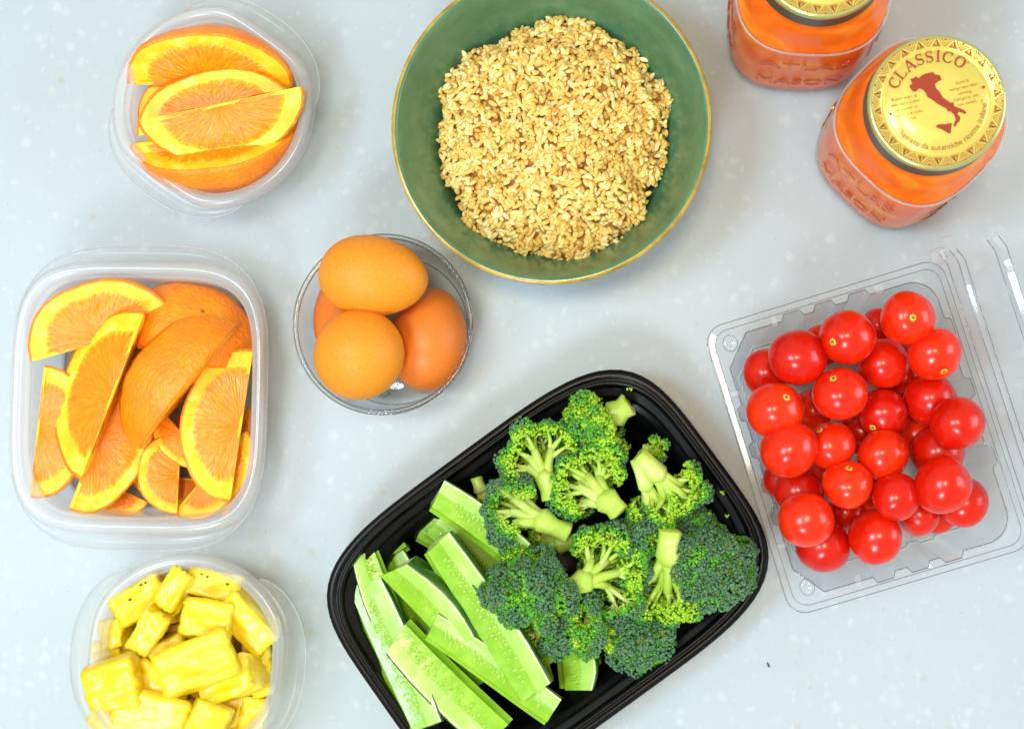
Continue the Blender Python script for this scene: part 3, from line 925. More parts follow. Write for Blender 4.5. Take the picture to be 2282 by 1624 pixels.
CU = [  # label, A, B, za, zb, radius, th1, width
 ('cucumber stick with a row of seeds lying on top beside the broccoli', (715, 310), (1220, 680), 50, 47, 22, 6, 80, .2, ()),
 ('shaded cucumber stick beneath the top seeded one', (690, 490), (1120, 830), 27, 25, 22, 5, 78, .2, ()),
 ('long pale cucumber stick with two dark slits lying on top of the others', (690, 560), (1260, 1480), 52, 50, 24, 14, 88, .16, ((.34, .62), (.44, .66))),
 ('cucumber stick showing its broad dark green skin', (430, 745), (840, 1200), 41, 38, 28, 34, 92, .2, ()),
 ('cucumber stick with pale cut face leaning to the tray corner', (620, 1010), (405, 490), 33, 32, 17, 8, 84, .15, ()),
 ('cucumber stick lying along the short end of the tray', (215, 800), (600, 1670), 31, 42, 25, 10, 96, .18, ()),
 ('cucumber stick with a thin dark skin edge at its square end', (1240, 1560), (645, 965), 41, 43, 25, 6, 84, .16, ()),
 ('seeded cucumber stick tucked under the long pale one', (690, 1100), (1430, 1610), 47, 43, 20, 6, 80, .2, ()),
 ('short cucumber stub deep between the skin-side stick and the tray wall', (470, 620), (610, 560), 18, 20, 18, 10, 80, .2, ()),
 ('shaded end of a cucumber stick near the long tray wall', (640, 490), (860, 640), 15, 15, 19, 10, 80, .2, ()),
 ('stubby cucumber end pointing away from the broccoli', (1480, 1120), (1530, 1395), 26, 22, 22, 20, 100, .18, ()),
 ('cucumber stick end poking out from below the long pale one', (1180, 1100), (1390, 1310), 24, 22, 22, 8, 80, .2, ()),
 ('shaded cucumber stick low between two sticks at the short end', (600, 1150), (790, 1610), 16, 16, 20, 10, 80, .2, ()),
 ('dim cucumber piece on the tray floor under the stubby end', (1300, 1360), (1490, 1340), 9, 9, 12, 10, 80, .2, ()),
 ('cucumber stick on the tray floor at the picture edge', (780, 1590), (1000, 1640), 10, 10, 17, 10, 80, .2, ()),
 ('dim cucumber stick deep beneath the long pale one', (700, 760), (1080, 1260), 20, 20, 22, 10, 84, .2, ()),
 ('dim cucumber stick deep beneath the seeded one', (560, 880), (960, 1420), 17, 17, 22, 10, 84, .2, ()),
 ('dim cucumber stick deep under the corner-leaning one', (380, 640), (620, 1150), 14, 14, 22, 10, 84, .2, ()),
]
for i, c in enumerate(CU):
    lb, A, B, za, zb, r, th, w, co, sl = c
    r *= 1.13
    stick(i, lb, A, B, za, zb, r, th, w, co, sl)

# ------------------------------------------------------------------ broccoli
def q5(x, y): return (1026.2 + x / 2.2257, 809.6 + y / 2.2257)
ico_t = (1 + 5 ** .5) / 2
icov = [Vector(p).normalized() for p in ((-1, ico_t, 0), (1, ico_t, 0), (-1, -ico_t, 0), (1, -ico_t, 0), (0, -1, ico_t), (0, 1, ico_t), (0, -1, -ico_t), (0, 1, -ico_t), (ico_t, 0, -1), (ico_t, 0, 1), (-ico_t, 0, -1), (-ico_t, 0, 1))]
icof = [(0, 11, 5), (0, 5, 1), (0, 1, 7), (0, 7, 10), (0, 10, 11), (1, 5, 9), (5, 11, 4), (11, 10, 2), (10, 7, 6), (7, 1, 8), (3, 9, 4), (3, 4, 2), (3, 2, 6), (3, 6, 8), (3, 8, 9), (4, 9, 5), (2, 4, 11), (6, 2, 10), (8, 6, 7), (9, 8, 1)]
def floret(i, label, base, zb, head, zh, Rh, stem_r, lumps, cut=None, spread=80, light=.3, lump=None):
    """base: foot of the stalk, head: centre of the bud dome (photograph places, heights in units); cut: the knife took off whatever rose higher than this above the axis"""
    rg = random.Random(500 + i)
    a = P(*q5(*base), zb); h = P(*q5(*head), zh)
    ax = (h - a); La = ax.length; ax.normalize()
    side = ax.cross(Vector((0, 0, 1)))
    if side.length < .1: side = Vector((1, 0, 0))
    side.normalize(); upv = side.cross(ax).normalized()
    t = thing('broccoli_floret', label, 'broccoli', a, None, 'broccoli florets in the black tray')
    C = (h - a) - ax * Rh * .25             # dome centre, local to the foot
    lump = lump or (.27 if cut is not None else .31)
    lumps = int(lumps * (1.9 if cut is not None else 1.8))
    def direction():
        th = math.acos(1 - rg.random() * (1 - math.cos(math.radians(spread))))
        fi = rg.random() * 2 * math.pi
        return ax * math.cos(th) + (side * math.cos(fi) + upv * math.sin(fi)) * math.sin(th)
    pts = []
    for gap in (.42, .36, .30, .24):
        for _ in range(500):
            if len(pts) >= lumps: break
            d = direction()
            if cut is not None and d.dot(upv) > cut: continue
            if all((d - e).length > gap for e in pts): pts.append(d)
    # main branches
    mains = []
    for gap in (.8, .6, .45):
        for _ in range(200):
            if len(mains) >= (6 if cut is not None else 5): break
            d = rg.choice(pts)
            if cut is not None: d = (d - upv * (d.dot(upv) - cut * .6) * .6).normalized()
            if all((d - e).length > gap for e in mains): mains.append(d)
    st = MB()
    split = C - ax * min(Rh * .70, max(La * .35, 1))
    if split.length < 3: split = ax * La * .3
    mid = split * .5 + side * rg.uniform(-.6, .6)
    v, f = tube([Vector((0, 0, 0)), ax * .6, mid, split, split + ax * Rh * .22], [stem_r * .8, stem_r * .98, stem_r * .92, stem_r * 1.2, stem_r * .7], 14)
    v = [Vector(p) + Vector(p).normalized() * 0 + Vector((noise.noise(Vector(p) * .22 + Vector((i, 0, 0))), noise.noise(Vector(p) * .22 + Vector((0, i, 5))), noise.noise(Vector(p) * .22 + Vector((3, 0, i))))) * stem_r * .18 for p in v]
    st.add(v, f)
    forks = []
    for d in mains:
        v0 = split - ax * rg.uniform(0, Rh * .25)
        e = C + d * Rh * rg.uniform(.30, .45)
        bend = v0.lerp(e, .5) + ax * Rh * .06
        v, f = tube([v0, bend, e], [stem_r * .8, stem_r * .5, stem_r * .42], 8)
        st.add(v, f)
        forks.append((e, d, bend))
    bd = MB()
    cents = []
    for d in pts:
        rr = Rh * rg.uniform(.76, 1.14)
        rl = Rh * lump * rg.uniform(.75, 1.25)
        cents.append((C + d * rr - d * rl * .6, d, rl))
    for e, d, rl in cents:
        fk = min(forks, key=lambda q: (q[1] - d).length)
        s0 = fk[2].lerp(fk[0], rg.uniform(.35, 1))
        b2 = s0.lerp(e, .55) + Vector((rg.uniform(-1, 1), rg.uniform(-1, 1), rg.uniform(-1, 1))) * .6 + fk[1] * .8
        v, f = tube([s0, b2, e], [stem_r * .34, stem_r * .22, stem_r * .2], 7)
        st.add(v, f)
        for k_ in range(8):     # fine sprays into each cluster
            dd = (d * .8 + Vector((rg.gauss(0, .7), rg.gauss(0, .7), rg.gauss(0, .7)))).normalized()
            s1 = b2.lerp(e, rg.uniform(.2, .7))
            v, f = tube([s1, s1.lerp(e + dd * rl * .9, .5) + d * .5, e + dd * rl * .95], [stem_r * .12, .5, .34], 5, False)
            st.add(v, f)
    br = .98
    for ci, (e, d, rl) in enumerate(cents):
        cnt = int(4.6 * rl * rl / (br * br))
        s1 = d.cross(Vector((.3, .5, .8))).normalized(); s2 = d.cross(s1)
        for k_ in range(cnt):
            zz = rg.uniform(-.35, 1)
            rad_ = math.sqrt(max(0, 1 - zz * zz)); fi = rg.random() * 6.283
            dd = d * zz + (s1 * math.cos(fi) + s2 * math.sin(fi)) * rad_
            wob = 1 + .34 * noise.noise(dd * 1.9 + Vector((ci * 2.3, i, 0))) + rg.uniform(-.09, .09)
            p = e + dd * rl * wob
            if any(cj != ci and (p - e2).length < rl2 * .74 for cj, (e2, d2, rl2) in enumerate(cents)): continue
            over = 0
            if cut is not None:
                over = (p - C).dot(upv) / Rh - cut
                if over > .30 + .12 * noise.noise(p * .3): continue
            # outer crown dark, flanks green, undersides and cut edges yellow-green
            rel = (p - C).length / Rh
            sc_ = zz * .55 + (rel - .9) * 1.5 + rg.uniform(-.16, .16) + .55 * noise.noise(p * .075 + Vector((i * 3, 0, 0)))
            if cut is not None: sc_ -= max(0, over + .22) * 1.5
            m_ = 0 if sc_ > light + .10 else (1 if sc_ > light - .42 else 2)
            s_ = br * rg.uniform(.68, 1.28)
            bd.add([p + q * s_ for q in icov], icof, m_)
    st.build('stalk', M['stalk'], t)
    bd.build('bud_crown', [M['budd'], M['budm'], M['budl']], t, kind='stuff')
    return t
BRO = [ # label, base, zb, head, zh, Rh, stem, lumps, cut, spread, light
 ('broccoli floret at the far tray corner with its cut stalk pointing outward', (835, 200), 40, (660, 320), 36, 26, 6.0, 13, None, 90, .50),
 ('broccoli floret with its branching stalk facing up behind the middle floret', (450, 675), 46, (385, 440), 46, 23, 4.6, 11, .15, 96, .42),
 ('broccoli floret cut open to show a fan of pale branches in the middle', (790, 745), 52, (632, 590), 50, 24, 5.6, 13, .12, 92, .50),
 ('forked broccoli floret with two pale stalks near the far short wall', (880, 450), 50, (1080, 650), 44, 20, 4.6, 10, .2, 88, .36),
 ('broccoli floret pointing its thick stalk over the top cucumber stick', (540, 840), 46, (260, 715), 48, 22, 5.2, 12, .55, 92, .30),
 ('big dark broccoli crown leaning on the tray wall nearest the tomatoes', (1220, 1110), 26, (1250, 985), 46, 25.5, 5.0, 17, None, 100, .02),
 ('broccoli floret with a long bright branch and dark buds down one side', (530, 1120), 52, (735, 1010), 50, 27, 5.0, 13, .25, 98, .30),
 ('small dark broccoli crown between the branching floret and the pale fan', (880, 1020), 30, (868, 865), 42, 18, 4.0, 9, None, 90, -.02),
 ('broccoli floret like a pale fan with its stalk cut flat on top', (1040, 825), 54, (1020, 1110), 48, 26, 5.4, 13, .12, 84, .62),
 ('large dark broccoli crown resting over the cucumber stick ends', (400, 1310), 34, (320, 1100), 56, 28, 5.0, 17, None, 104, .02),
 ('dark broccoli crown with a pale side sprig beside the long tray wall', (650, 1480), 22, (575, 1290), 46, 22, 5.0, 13, None, 96, .06),
 ('round dark broccoli crown nearest the plain long wall of the tray', (900, 1230), 14, (880, 1390), 34, 23, 5.0, 15, None, 100, -.05),
 ('shaded broccoli crown low behind the big dark one', (1100, 900), 12, (1165, 805), 22, 18, 4.0, 9, None, 90, .05),
 ('slim broccoli scrap with pale edge by the long tray wall', (75, 565), 30, (125, 690), 28, 10, 3.2, 5, .2, 80, .6),
 ('small broccoli sprig hanging below the large dark crown', (405, 1250), 42, (395, 1370), 40, 11, 3.0, 6, .2, 90, .35),
 ('yellowish broccoli sprig beside the round dark crown', (880, 1230), 28, (985, 1265), 30, 12, 3.0, 6, None, 90, .75),
 ('dim broccoli piece under the thick-stalked floret', (560, 880), 22, (410, 900), 22, 14, 4.5, 7, .2, 85, .7),
 ('little broccoli sprig beside the forked floret', (900, 420), 30, (970, 430), 30, 9, 2.4, 5, None, 90, .6),
 ('pale broccoli sprig on the side of the dark crown by the long wall', (640, 1340), 40, (705, 1370), 40, 11, 3, 6, None, 90, .8),
 ('second dim broccoli crown filling the tray floor beneath the pale fan', (900, 1000), 10, (1000, 1200), 18, 18, 4, 9, None, 90, .1),
]
for i, b_ in enumerate(BRO):
    b_ = list(b_); b_[5] *= 1.0 if b_[8] is not None else .92; b_[6] *= 1.2
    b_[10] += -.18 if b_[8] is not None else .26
    floret(i, *b_)
# second arm of the forked floret and a few crumbs
floret(40, 'dark broccoli head at the end of the second pale stalk of the fork', (870, 470), 48, (965, 730), 42, 18, 4.2, 9, .25, 88, .34)
for i, (x, y, z, lb) in enumerate(((835, 130, 38, 'tiny green broccoli crumb on the tray rim at the far corner'), (1297, 640, 34, 'tiny broccoli crumb on the tray step beside the forked floret'), (1320, 757, 34, 'tiny broccoli crumb on the tray step beside the shaded crown'), (1236, 748, 30, 'tiny broccoli crumb on the inner tray wall'))):
    p = P(*q5(x, y), z)
    mb = MB(); rg = random.Random(i)
    for k_ in range(7):
        c = Vector((rg.uniform(-2.2, 2.2) if i == 0 else rg.uniform(-1, 1), rg.uniform(-.8, .8), rg.uniform(0, .8)))
        mb.add([c + q * .7 for q in icov], icof)
    o = mb.build('broccoli_crumb', M['budl'])
    o.location = p * S
    tag(o, lb, 'crumb')

# ------------------------------------------------------------------ clamshell of tomatoes
def q6(x, y): return (1539.3 + x / 1.8376, 513.1 + y / 1.8376)
CZ = 55
cc = P(1930, 973, CZ)
cpu = ppu(CZ)
HX, HY = 273 / cpu, 330 / cpu
crot = math.radians(16.8)
clam = thing('clamshell_box', 'clear plastic clamshell box with its lid open full of cherry tomatoes', 'box', (cc.x, cc.y, 0), crot)
OX, OY = HX - 8.7, HY - 8.8
def pockets(side_len, cents, wd, dep):
    """offset along the outward normal as list of (s, off) from -side_len to side_len"""
    out = [(-side_len, 0)]
    for c in sorted(cents):
        out += [(c - wd / 2 - 1.2, 0), (c - wd / 2 + .8, dep), (c + wd / 2 - .8, dep), (c + wd / 2 + 1.2, 0)]
    out.append((side_len, 0))
    return out
def opening(sx, sy, pd):
    ch, rc_ = 15 * sx, 15 * sx
    X_, Y_ = OX * sx, OY * sy
    pts = []
    # right side going up
    for s_, o_ in pockets(Y_ - rc_, [-31 * sy, 10 * sy, 46 * sy], 11 * sy, pd): pts.append((X_ + o_, s_))
    for a in range(1, 8): pts.append((X_ - rc_ + rc_ * math.cos(a * math.pi / 16), Y_ - rc_ + rc_ * math.sin(a * math.pi / 16)))
    for s_, o_ in pockets(X_ - ch, [-20 * sx, .4, 19.5 * sx], 11 * sx, pd): pts.append((-s_, Y_ + o_))
    for s_, o_ in pockets(Y_ - ch * 1.15, [-33 * sy, -11 * sy, 10 * sy, 29 * sy], 8 * sy, pd * .8): pts.append((-X_ - o_, -s_))
    for s_, o_ in pockets(X_ - ch * .9, [-14 * sx, 6.3 * sx, 26 * sx], 11 * sx, pd): pts.append((s_, -Y_ - o_))
    for a in range(1, 8): pts.append((X_ - rc_ + rc_ * math.sin(a * math.pi / 16), -Y_ + rc_ - rc_ * math.cos(a * math.pi / 16)))
    return pts
def op3(sx, sy, pd, z): return [(x, y, z) for x, y in opening(sx, sy, pd)]
wl = [(1, 1, 3.6, 54.6), (.985, .987, 3.4, 48), (.93, .94, 3.0, 22), (.895, .91, 2.4, 5), (.86, .88, 1.6, 2.0)]
wl2 = [(s1 + .008, s2 + .007, p_, z_ - .5) for s1, s2, p_, z_ in wl]
mb = MB()
for lst, zc_ in ((wl, 2.0), (wl2, 1.5)):
    rings = [op3(*a) for a in lst]
    v, f = loft(rings); n = len(rings[0]); b = len(v)
    v.append((0, 0, zc_)); f += [(b, (len(lst) - 1) * n + (j + 1) % n, (len(lst) - 1) * n + j) for j in range(n)]
    mb.add(v, f)
mb.build('tray_wall', M['clear'], clam, smooth=False)
# fold line round the opening and at the base
for sx_, sy_, pd_, z_, r_ in ((1.0, 1.0, 3.6, 54.8, .38), (.88, .895, 2.0, 2.9, .3)):
    pts = op3(sx_, sy_, pd_, z_); pts = pts + pts[:1]
    v, f = tube(pts, [r_] * len(pts), 6); mk('fold_line', v, f, M['clearedge'], clam)
# flat flange between opening and outer edge
def rrect(hx, hy, r, z, n=12):
    out = []
    for cx_, cy_, a0 in ((hx - r, hy - r, 0), (-hx + r, hy - r, 90), (-hx + r, -hy + r, 180), (hx - r, -hy + r, 270)):
        for j in range(n + 1):
            a = math.radians(a0 + 90 * j / n)
            out.append((cx_ + r * math.cos(a), cy_ + r * math.sin(a), z))
    return out
def resample(pts, angs):
    out = []
    m_ = len(pts)
    for a in angs:
        d = (math.cos(a), math.sin(a)); best = None
        for j in range(m_):
            p, q = pts[j], pts[(j + 1) % m_]
            ex, ey = q[0] - p[0], q[1] - p[1]
            den = d[0] * ey - d[1] * ex
            if abs(den) < 1e-9: continue
            t_ = (p[0] * ey - p[1] * ex) / den
            u_ = (p[0] * d[1] - p[1] * d[0]) / den
            if t_ > 0 and -1e-6 <= u_ <= 1 + 1e-6: best = t_ if best is None else max(best, t_)
        out.append((d[0] * best, d[1] * best, pts[0][2]))
    return out
angs = sorted({math.atan2(y, x) for x, y in opening(1, 1, 3.6)} | {2 * math.pi * j / 120 - math.pi + .0013 for j in range(120)})
rings = [resample(op3(1, 1, 3.6, 54.6), angs), resample(rrect(HX - 4.4, HY - 4.4, 9, 54.9), angs), resample(rrect(HX - 3.6, HY - 3.6, 9.5, 56.6), angs), resample(rrect(HX - .7, HY - .7, 11, 56.4), angs), resample(rrect(HX, HY, 11.5, 53.6), angs)]
v, f = loft(rings); mk('flange', v, f, M['clear'], clam, smooth=False)
for hx_, hy_, r_, z_, w_ in ((HX, HY, 11.5, 53.6, .30), (HX - 4.0, HY - 4.0, 9.2, 55.4, .26)):
    pts = rrect(hx_, hy_, r_, z_); pts = pts + pts[:1]
    v, f = tube(pts, [w_] * len(pts), 6); mk('flange_edge', v, f, M['clearedge'], clam)
# corner buttons and lugs
def clam_local(u, v_, z):
    p = P(u, v_, z) - Vector((cc.x, cc.y, 0))
    return Matrix.Rotation(-crot, 3, 'Z') @ p
for x, y in ((160, 463), (475, 1458)):
    c = clam_local(*q6(x, y), 55)
    v, f = lathe([(5.0, -.2), (4.6, 1.6), (3.8, 2.2), (2.4, 2.0), (1.0, 1.2), (.01, 1.4)], 24)
    mk('corner_button', [(p[0] * .85 + c.x, p[1] + c.y, p[2] + 55) for p in v], f, M['clear'], clam)
    pts = [(c.x + 4.2 * math.cos(a * math.pi / 12), c.y + 4.8 * math.sin(a * math.pi / 12), 56) for a in range(25)]
    v, f = tube(pts, [.22] * 25, 5); mk('button_edge', v, f, M['clearedge'], clam)
for x, y, hx_, hy_ in ((340, 372, 1.8, 3.4), (683, 1432, 1.8, 3.4), (768, 240, 2.6, 2.8), (178, 670, 3.2, 1.6), (372, 1290, 3.2, 1.6)):
    c = clam_local(*q6(x, y), 55)
    v, f = loft([[(c.x + a * hx_ * s_, c.y + b * hy_ * s_, z) for a, b in ((-1, -1), (1, -1), (1, 1), (-1, 1))] for s_, z in ((1, 54.7), (.9, 56.6), (.7, 56.9))], True, False, True)
    mk('lug', v, f, M['tubrim'], clam, smooth=False)
# open lid, hinged on the long side away from the tray
lid_prof = [(HX - .5, 56.6), (HX + 1.8, 58.2), (HX + 3, 61), (HX + 5.4, 63.5), (HX + 6.2, 66), (HX + 8.5, 67), (HX + 9.6, 63), (HX + 12, 58), (HX + 27, 54), (HX + 30, 57), (HX + 31.5, 63), (HX + 35, 64.5), (HX + 40, 63.5), (HX + 130, 52), (HX + 134, 58), (HX + 140, 58)]
ny = 25
rows = []
for x, z in lid_prof:
    row = []
    for j in range(ny):
        t_ = 2 * j / (ny - 1) - 1
        edge = abs(t_) ** 14
        hy_ = HY + 1.5 - max(0, 1 - abs(x - HX - 12) / 30) * 0
        row.append((x + (1 - math.cos(min(1, max(0, abs(t_) - .93) / .07) * math.pi / 2)) * -3, t_ * hy_, z + 2.4 * edge))
    rows.append(row)
v, f = loft(rows, False)
v2, f2 = loft([[(p[0], p[1], p[2] - .7) for p in r] for r in rows], False)
mb = MB(); mb.add(v, f); mb.add(v2, f2)
mb.build('lid', M['clearlid'], clam, smooth=False)
for i_ in (1, 4, 7, 9, 11):
    v, f = tube(rows[i_], [.34] * ny, 6); mk('lid_fold', v, f, M['clearedge'], clam)
for y in (58, 22, 4, -16, -48):
    v, f = loft([[(HX + 11, y - .5, 59.4), (HX + 27.5, y - .5, 55.4)], [(HX + 11, y, 60.4), (HX + 27.5, y, 56.4)], [(HX + 11, y + .6, 59.4), (HX + 27.5, y + .6, 55.4)]], False)
    mk('lid_rib', v, f, M['tubrim'], clam, smooth=False)
for sgn in (1, -1):
    yy = sgn * (HY + 2)
    v, f = loft([[(HX - 8 + a * q, yy + b * 4.2 * q - sgn * 2, z) for a, b in ((0, -1), (5, -1.2), (9, -1), (9, 1), (5, 1.2), (0, 1))] for q, z in ((1, 60), (1, 66), (.85, 69), (.6, 70))], True, False, True)
    mk('latch_ear', v, f, M['clearlid'], clam, smooth=False)
    v, f = loft([[(HX + 1 + a * q, yy + sgn * 2 + b * 5.5 * q, z) for a, b in ((0, -1), (6, -1), (6, 1), (0, 1))] for q, z in ((1, 60), (1, 70), (.8, 72))], True, False, True)
    mk('latch_tower', v, f, M['clearlid'], clam, smooth=False)

TOM = [ # x, y, r, z, scar, label
 (640, 440, 112, 66, (582, 457), 'cherry tomato with a yellow star-shaped stem scar at the edge opposite the corner button'),
 (885, 360, 110, 66, (907, 360), 'cherry tomato with a yellow stem scar in the corner nearest the latch'),
 (437, 522, 113, 64, None, 'scarless cherry tomato on top at the chamfered corner nearest the rice bowl'),
 (997, 508, 110, 63, (1045, 585), 'cherry tomato with its yellow scar turned down toward the hinge side'),
 (305, 580, 92, 36, None, 'cherry tomato tucked down into the chamfered corner nearest the rice bowl'),
 (345, 735, 115, 62, (390, 683), 'cherry tomato with a small yellow scar beside the ribbed wall nearest the tray'),
 (608, 668, 112, 66, (580, 597), 'cherry tomato with a brown-ringed stem scar in the middle of the heap'),
 (785, 545, 104, 46, None, 'second-layer cherry tomato ringed by three scarred ones toward the latch'),
 (400, 895, 113, 66, None, 'scarless cherry tomato on top midway along the wall nearest the black tray'),
 (572, 880, 100, 54, (525, 812), 'cherry tomato with a yellow scar half tucked beneath its two neighbours'),
 (785, 750, 102, 46, (745, 808), 'cherry tomato with a dry curled stem bit'),
 (785, 918, 109, 52, None, 'second-layer cherry tomato touching the one with the dry stem bit'),
 (980, 690, 106, 44, None, 'second-layer cherry tomato under the one whose scar faces the hinge'),
 (1090, 790, 106, 66, None, 'scarless cherry tomato on top midway along the hinge side'),
 (640, 1040, 102, 62, (650, 965), 'cherry tomato with a tiny pale star scar below the middle of the heap'),
 (840, 1090, 98, 60, None, 'smaller scarless cherry tomato on top beside the tiny star scar one'),
 (1030, 1045, 112, 66, None, 'large scarless cherry tomato on top toward the rounded hinge corner'),
 (1115, 1112, 102, 42, None, 'second-layer cherry tomato in the rounded corner farthest from the rice bowl'),
 (470, 1185, 112, 66, None, 'scarless cherry tomato on top beside the chamfered corner next to the tray tip'),
 (440, 1065, 100, 42, None, 'second-layer cherry tomato pinned under two top ones by the tray-side wall'),
 (540, 1290, 110, 38, None, 'second-layer cherry tomato in the chamfered corner next to the tray tip'),
 (755, 1255, 112, 50, None, 'second-layer cherry tomato midway along the wall facing the bare counter'),
 (930, 1160, 90, 32, None, 'low'),
 (1010, 905, 108, 40, None, 'second-layer cherry tomato squeezed below the two hinge-side top ones'),
 (640, 1155, 80, 22, None, 'low'),
 (495, 740, 85, 22, None, 'low'),
 (765, 395, 72, 24, None, 'low'),
 (375, 1020, 80, 22, None, 'low'),
 (925, 835, 92, 22, None, 'low'),
 (690, 830, 85, 20, None, 'low'),
 (865, 600, 90, 22, None, 'low'),
 (1005, 1165, 75, 20, None, 'low'),
 (540, 470, 85, 24, None, 'low'),
 (860, 490, 75, 22, None, 'low'),
 (560, 1000, 85, 20, None, 'low'),
 (730, 1080, 85, 18, None, 'low'),
]
TL = {'top': ('scarless glossy cherry tomato sitting on top of the heap', 'top tomatoes without a scar'), 'mid': ('scarless cherry tomato in the second layer, partly overlapped by others', 'second-layer tomatoes'), 'low': ('shaded cherry tomato at the bottom of the clamshell', 'bottom tomatoes')}
for i, (x, y, r, z, scar, lb) in enumerate(TOM):
    rg = random.Random(900 + i)
    R = r / 1.8376 / ppu(z)
    if lb in TL: label, grp = TL[lb]
    else: label, grp = lb, ('scarred tomatoes' if scar else 'scarless tomatoes in the heap')
    t = thing('cherry_tomato', label, 'tomato', P(*q6(x, y), z), None, grp)
    v, f = uvsphere(1, 36, 22)
    if scar:
        sv = P(*q6(*scar), z + R * .8) - P(*q6(x, y), z)
        sx_, sy_ = sv.x / R, sv.y / R
        l2 = sx_ * sx_ + sy_ * sy_
        if l2 > .86: sx_, sy_ = sx_ * (.86 / l2) ** .5, sy_ * (.86 / l2) ** .5; l2 = .86
        ax = Vector((sx_, sy_, math.sqrt(1 - l2)))
    else:
        ax = Vector((rg.gauss(0, 1), rg.gauss(0, 1), -abs(rg.gauss(0, .7)) - .2)).normalized()
    q = ax.to_track_quat('Z', 'Y').to_matrix()
    sq_ = rg.uniform(.90, 1.06)
    vs = []
    for p in v:
        p = Vector(p)
        k_ = 1 + .06 * noise.noise(p * 1.1 + Vector((i * 2, 0, 0)))
        dim = .05 * math.exp(-((p.x ** 2 + p.y ** 2) / .05)) if p.z > 0 else 0
        vs.append(q @ Vector((p.x * k_, p.y * k_, p.z * sq_ * k_ - dim)) * R)
    mk('skin', vs, f, M['tomato'], t)
    if scar:
        mb = MB(); nn = 20
        ring = lambda rad_, up: [q @ Vector((rad_[j] * math.cos(2 * math.pi * j / nn), rad_[j] * math.sin(2 * math.pi * j / nn), 0)) * R + q @ Vector((0, 0, (math.sqrt(1 - min(.9, rad_[j] ** 2)) * sq_ - .05 * math.exp(-rad_[j] ** 2 / .05)) * R * (1 + .06 * noise.noise(Vector((i * 2, 0, 1.1)))) + up)) for j in range(nn)]
        o_ = [.105 + .04 * (j % 2) + rg.uniform(-.03, .03) for j in range(nn)]
        v, f = loft([ring(o_, .25), ring([.075] * nn, .5), ring([.02] * nn, .5)], True, False, True)
        mk('stem_scar', v, f, M['scar'], t)
        v, f = loft([ring([.05 + .025 * (j % 2) for j in range(nn)], .6), ring([.02] * nn, .7)], True, False, True)
        mk('scar_centre', v, f, M['scarc'], t)

# ------------------------------------------------------------------ jars
LZ = 150
def text_mesh(body, size):
    cu = bpy.data.curves.new('t', 'FONT'); cu.body = body; cu.size = size; cu.align_x = 'CENTER'; cu.resolution_u = 3
    ob = bpy.data.objects.new('t', cu)
    me = bpy.data.meshes.new_from_object(ob)
    v = [tuple(p.co) for p in me.vertices]; f = [tuple(p.vertices) for p in me.polygons]
    bpy.data.objects.remove(ob); bpy.data.meshes.remove(me)
    return v, f
def adv(ch, size):
    if ch == ' ': return size * .30
    v, f = text_mesh(ch, size)
    xs = [p[0] for p in v]
    return max(xs) - min(xs) + size * .085

def stroke(pts, wid):
    """flat ribbon with varying width"""
    L, Rr = [], []
    n = len(pts)
    for i in range(n):
        a = Vector(pts[max(i - 1, 0)]); b = Vector(pts[min(i + 1, n - 1)])
        d = (b - a).normalized(); nn = Vector((-d.y, d.x))
        p = Vector(pts[i])
        L.append(p + nn * wid[i] / 2); Rr.append(p - nn * wid[i] / 2)
    return loft([[(p.x, p.y, 0) for p in L], [(p.x, p.y, 0) for p in Rr]], False)
def serif_letter(ch):
    """strokes in a box one unit high centred on x = 0"""
    st = []
    def arc(cx_, cy_, rx, ry, a0, a1, w0, w1, n=22):
        pts, wd = [], []
        for i in range(n + 1):
            a = math.radians(a0 + (a1 - a0) * i / n)
            pts.append((cx_ + rx * math.cos(a), cy_ + ry * math.sin(a)))
            wd.append(w0 + (w1 - w0) * abs(math.cos(a)))
        return pts, wd
    def bar(a, b, w_): st.append(([a, b], [w_, w_]))
    if ch == 'I':
        bar((0, 0), (0, 1), .16); bar((-.2, .025), (.2, .025), .06); bar((-.2, .975), (.2, .975), .06)
    elif ch == 'L':
        bar((-.2, 0), (-.2, 1), .16); bar((-.4, .975), (0, .975), .06); bar((-.4, .03), (.34, .03), .07); bar((.33, 0), (.36, .24), .07)
    elif ch == 'A':
        bar((-.36, 0), (.02, 1), .09); bar((.02, 1), (.38, 0), .17); bar((-.22, .34), (.24, .34), .07); bar((-.5, .025), (-.2, .025), .06); bar((.2, .025), (.56, .025), .06)
    elif ch == 'O':
        st.append(arc(0, .5, .40, .46, 0, 360, .075, .17, 36))
    elif ch == 'C':
        st.append(arc(.06, .5, .42, .46, 48, 312, .075, .17, 30)); bar((.36, .68), (.36, .98), .07); bar((.36, .12), (.41, .30), .05)
    elif ch == 'S':
        pts = []; wd = []
        for i in range(31):
            t_ = i / 30
            a = math.radians(30 + 230 * min(t_ * 2, 1)) if t_ < .5 else math.radians(80 - 230 * (t_ * 2 - 1))
            if t_ < .5: p = (.0 + .24 * math.cos(a), .74 + .22 * math.sin(a))
            else: p = (.0 + .27 * math.cos(a), .265 + .235 * math.sin(a))
            pts.append(p); wd.append(.08 + .09 * math.exp(-((t_ - .5) / .2) ** 2))
        st.append((pts, wd)); bar((.24, .72), (.24, .98), .06); bar((-.27, .02), (-.27, .30), .06)
    return st

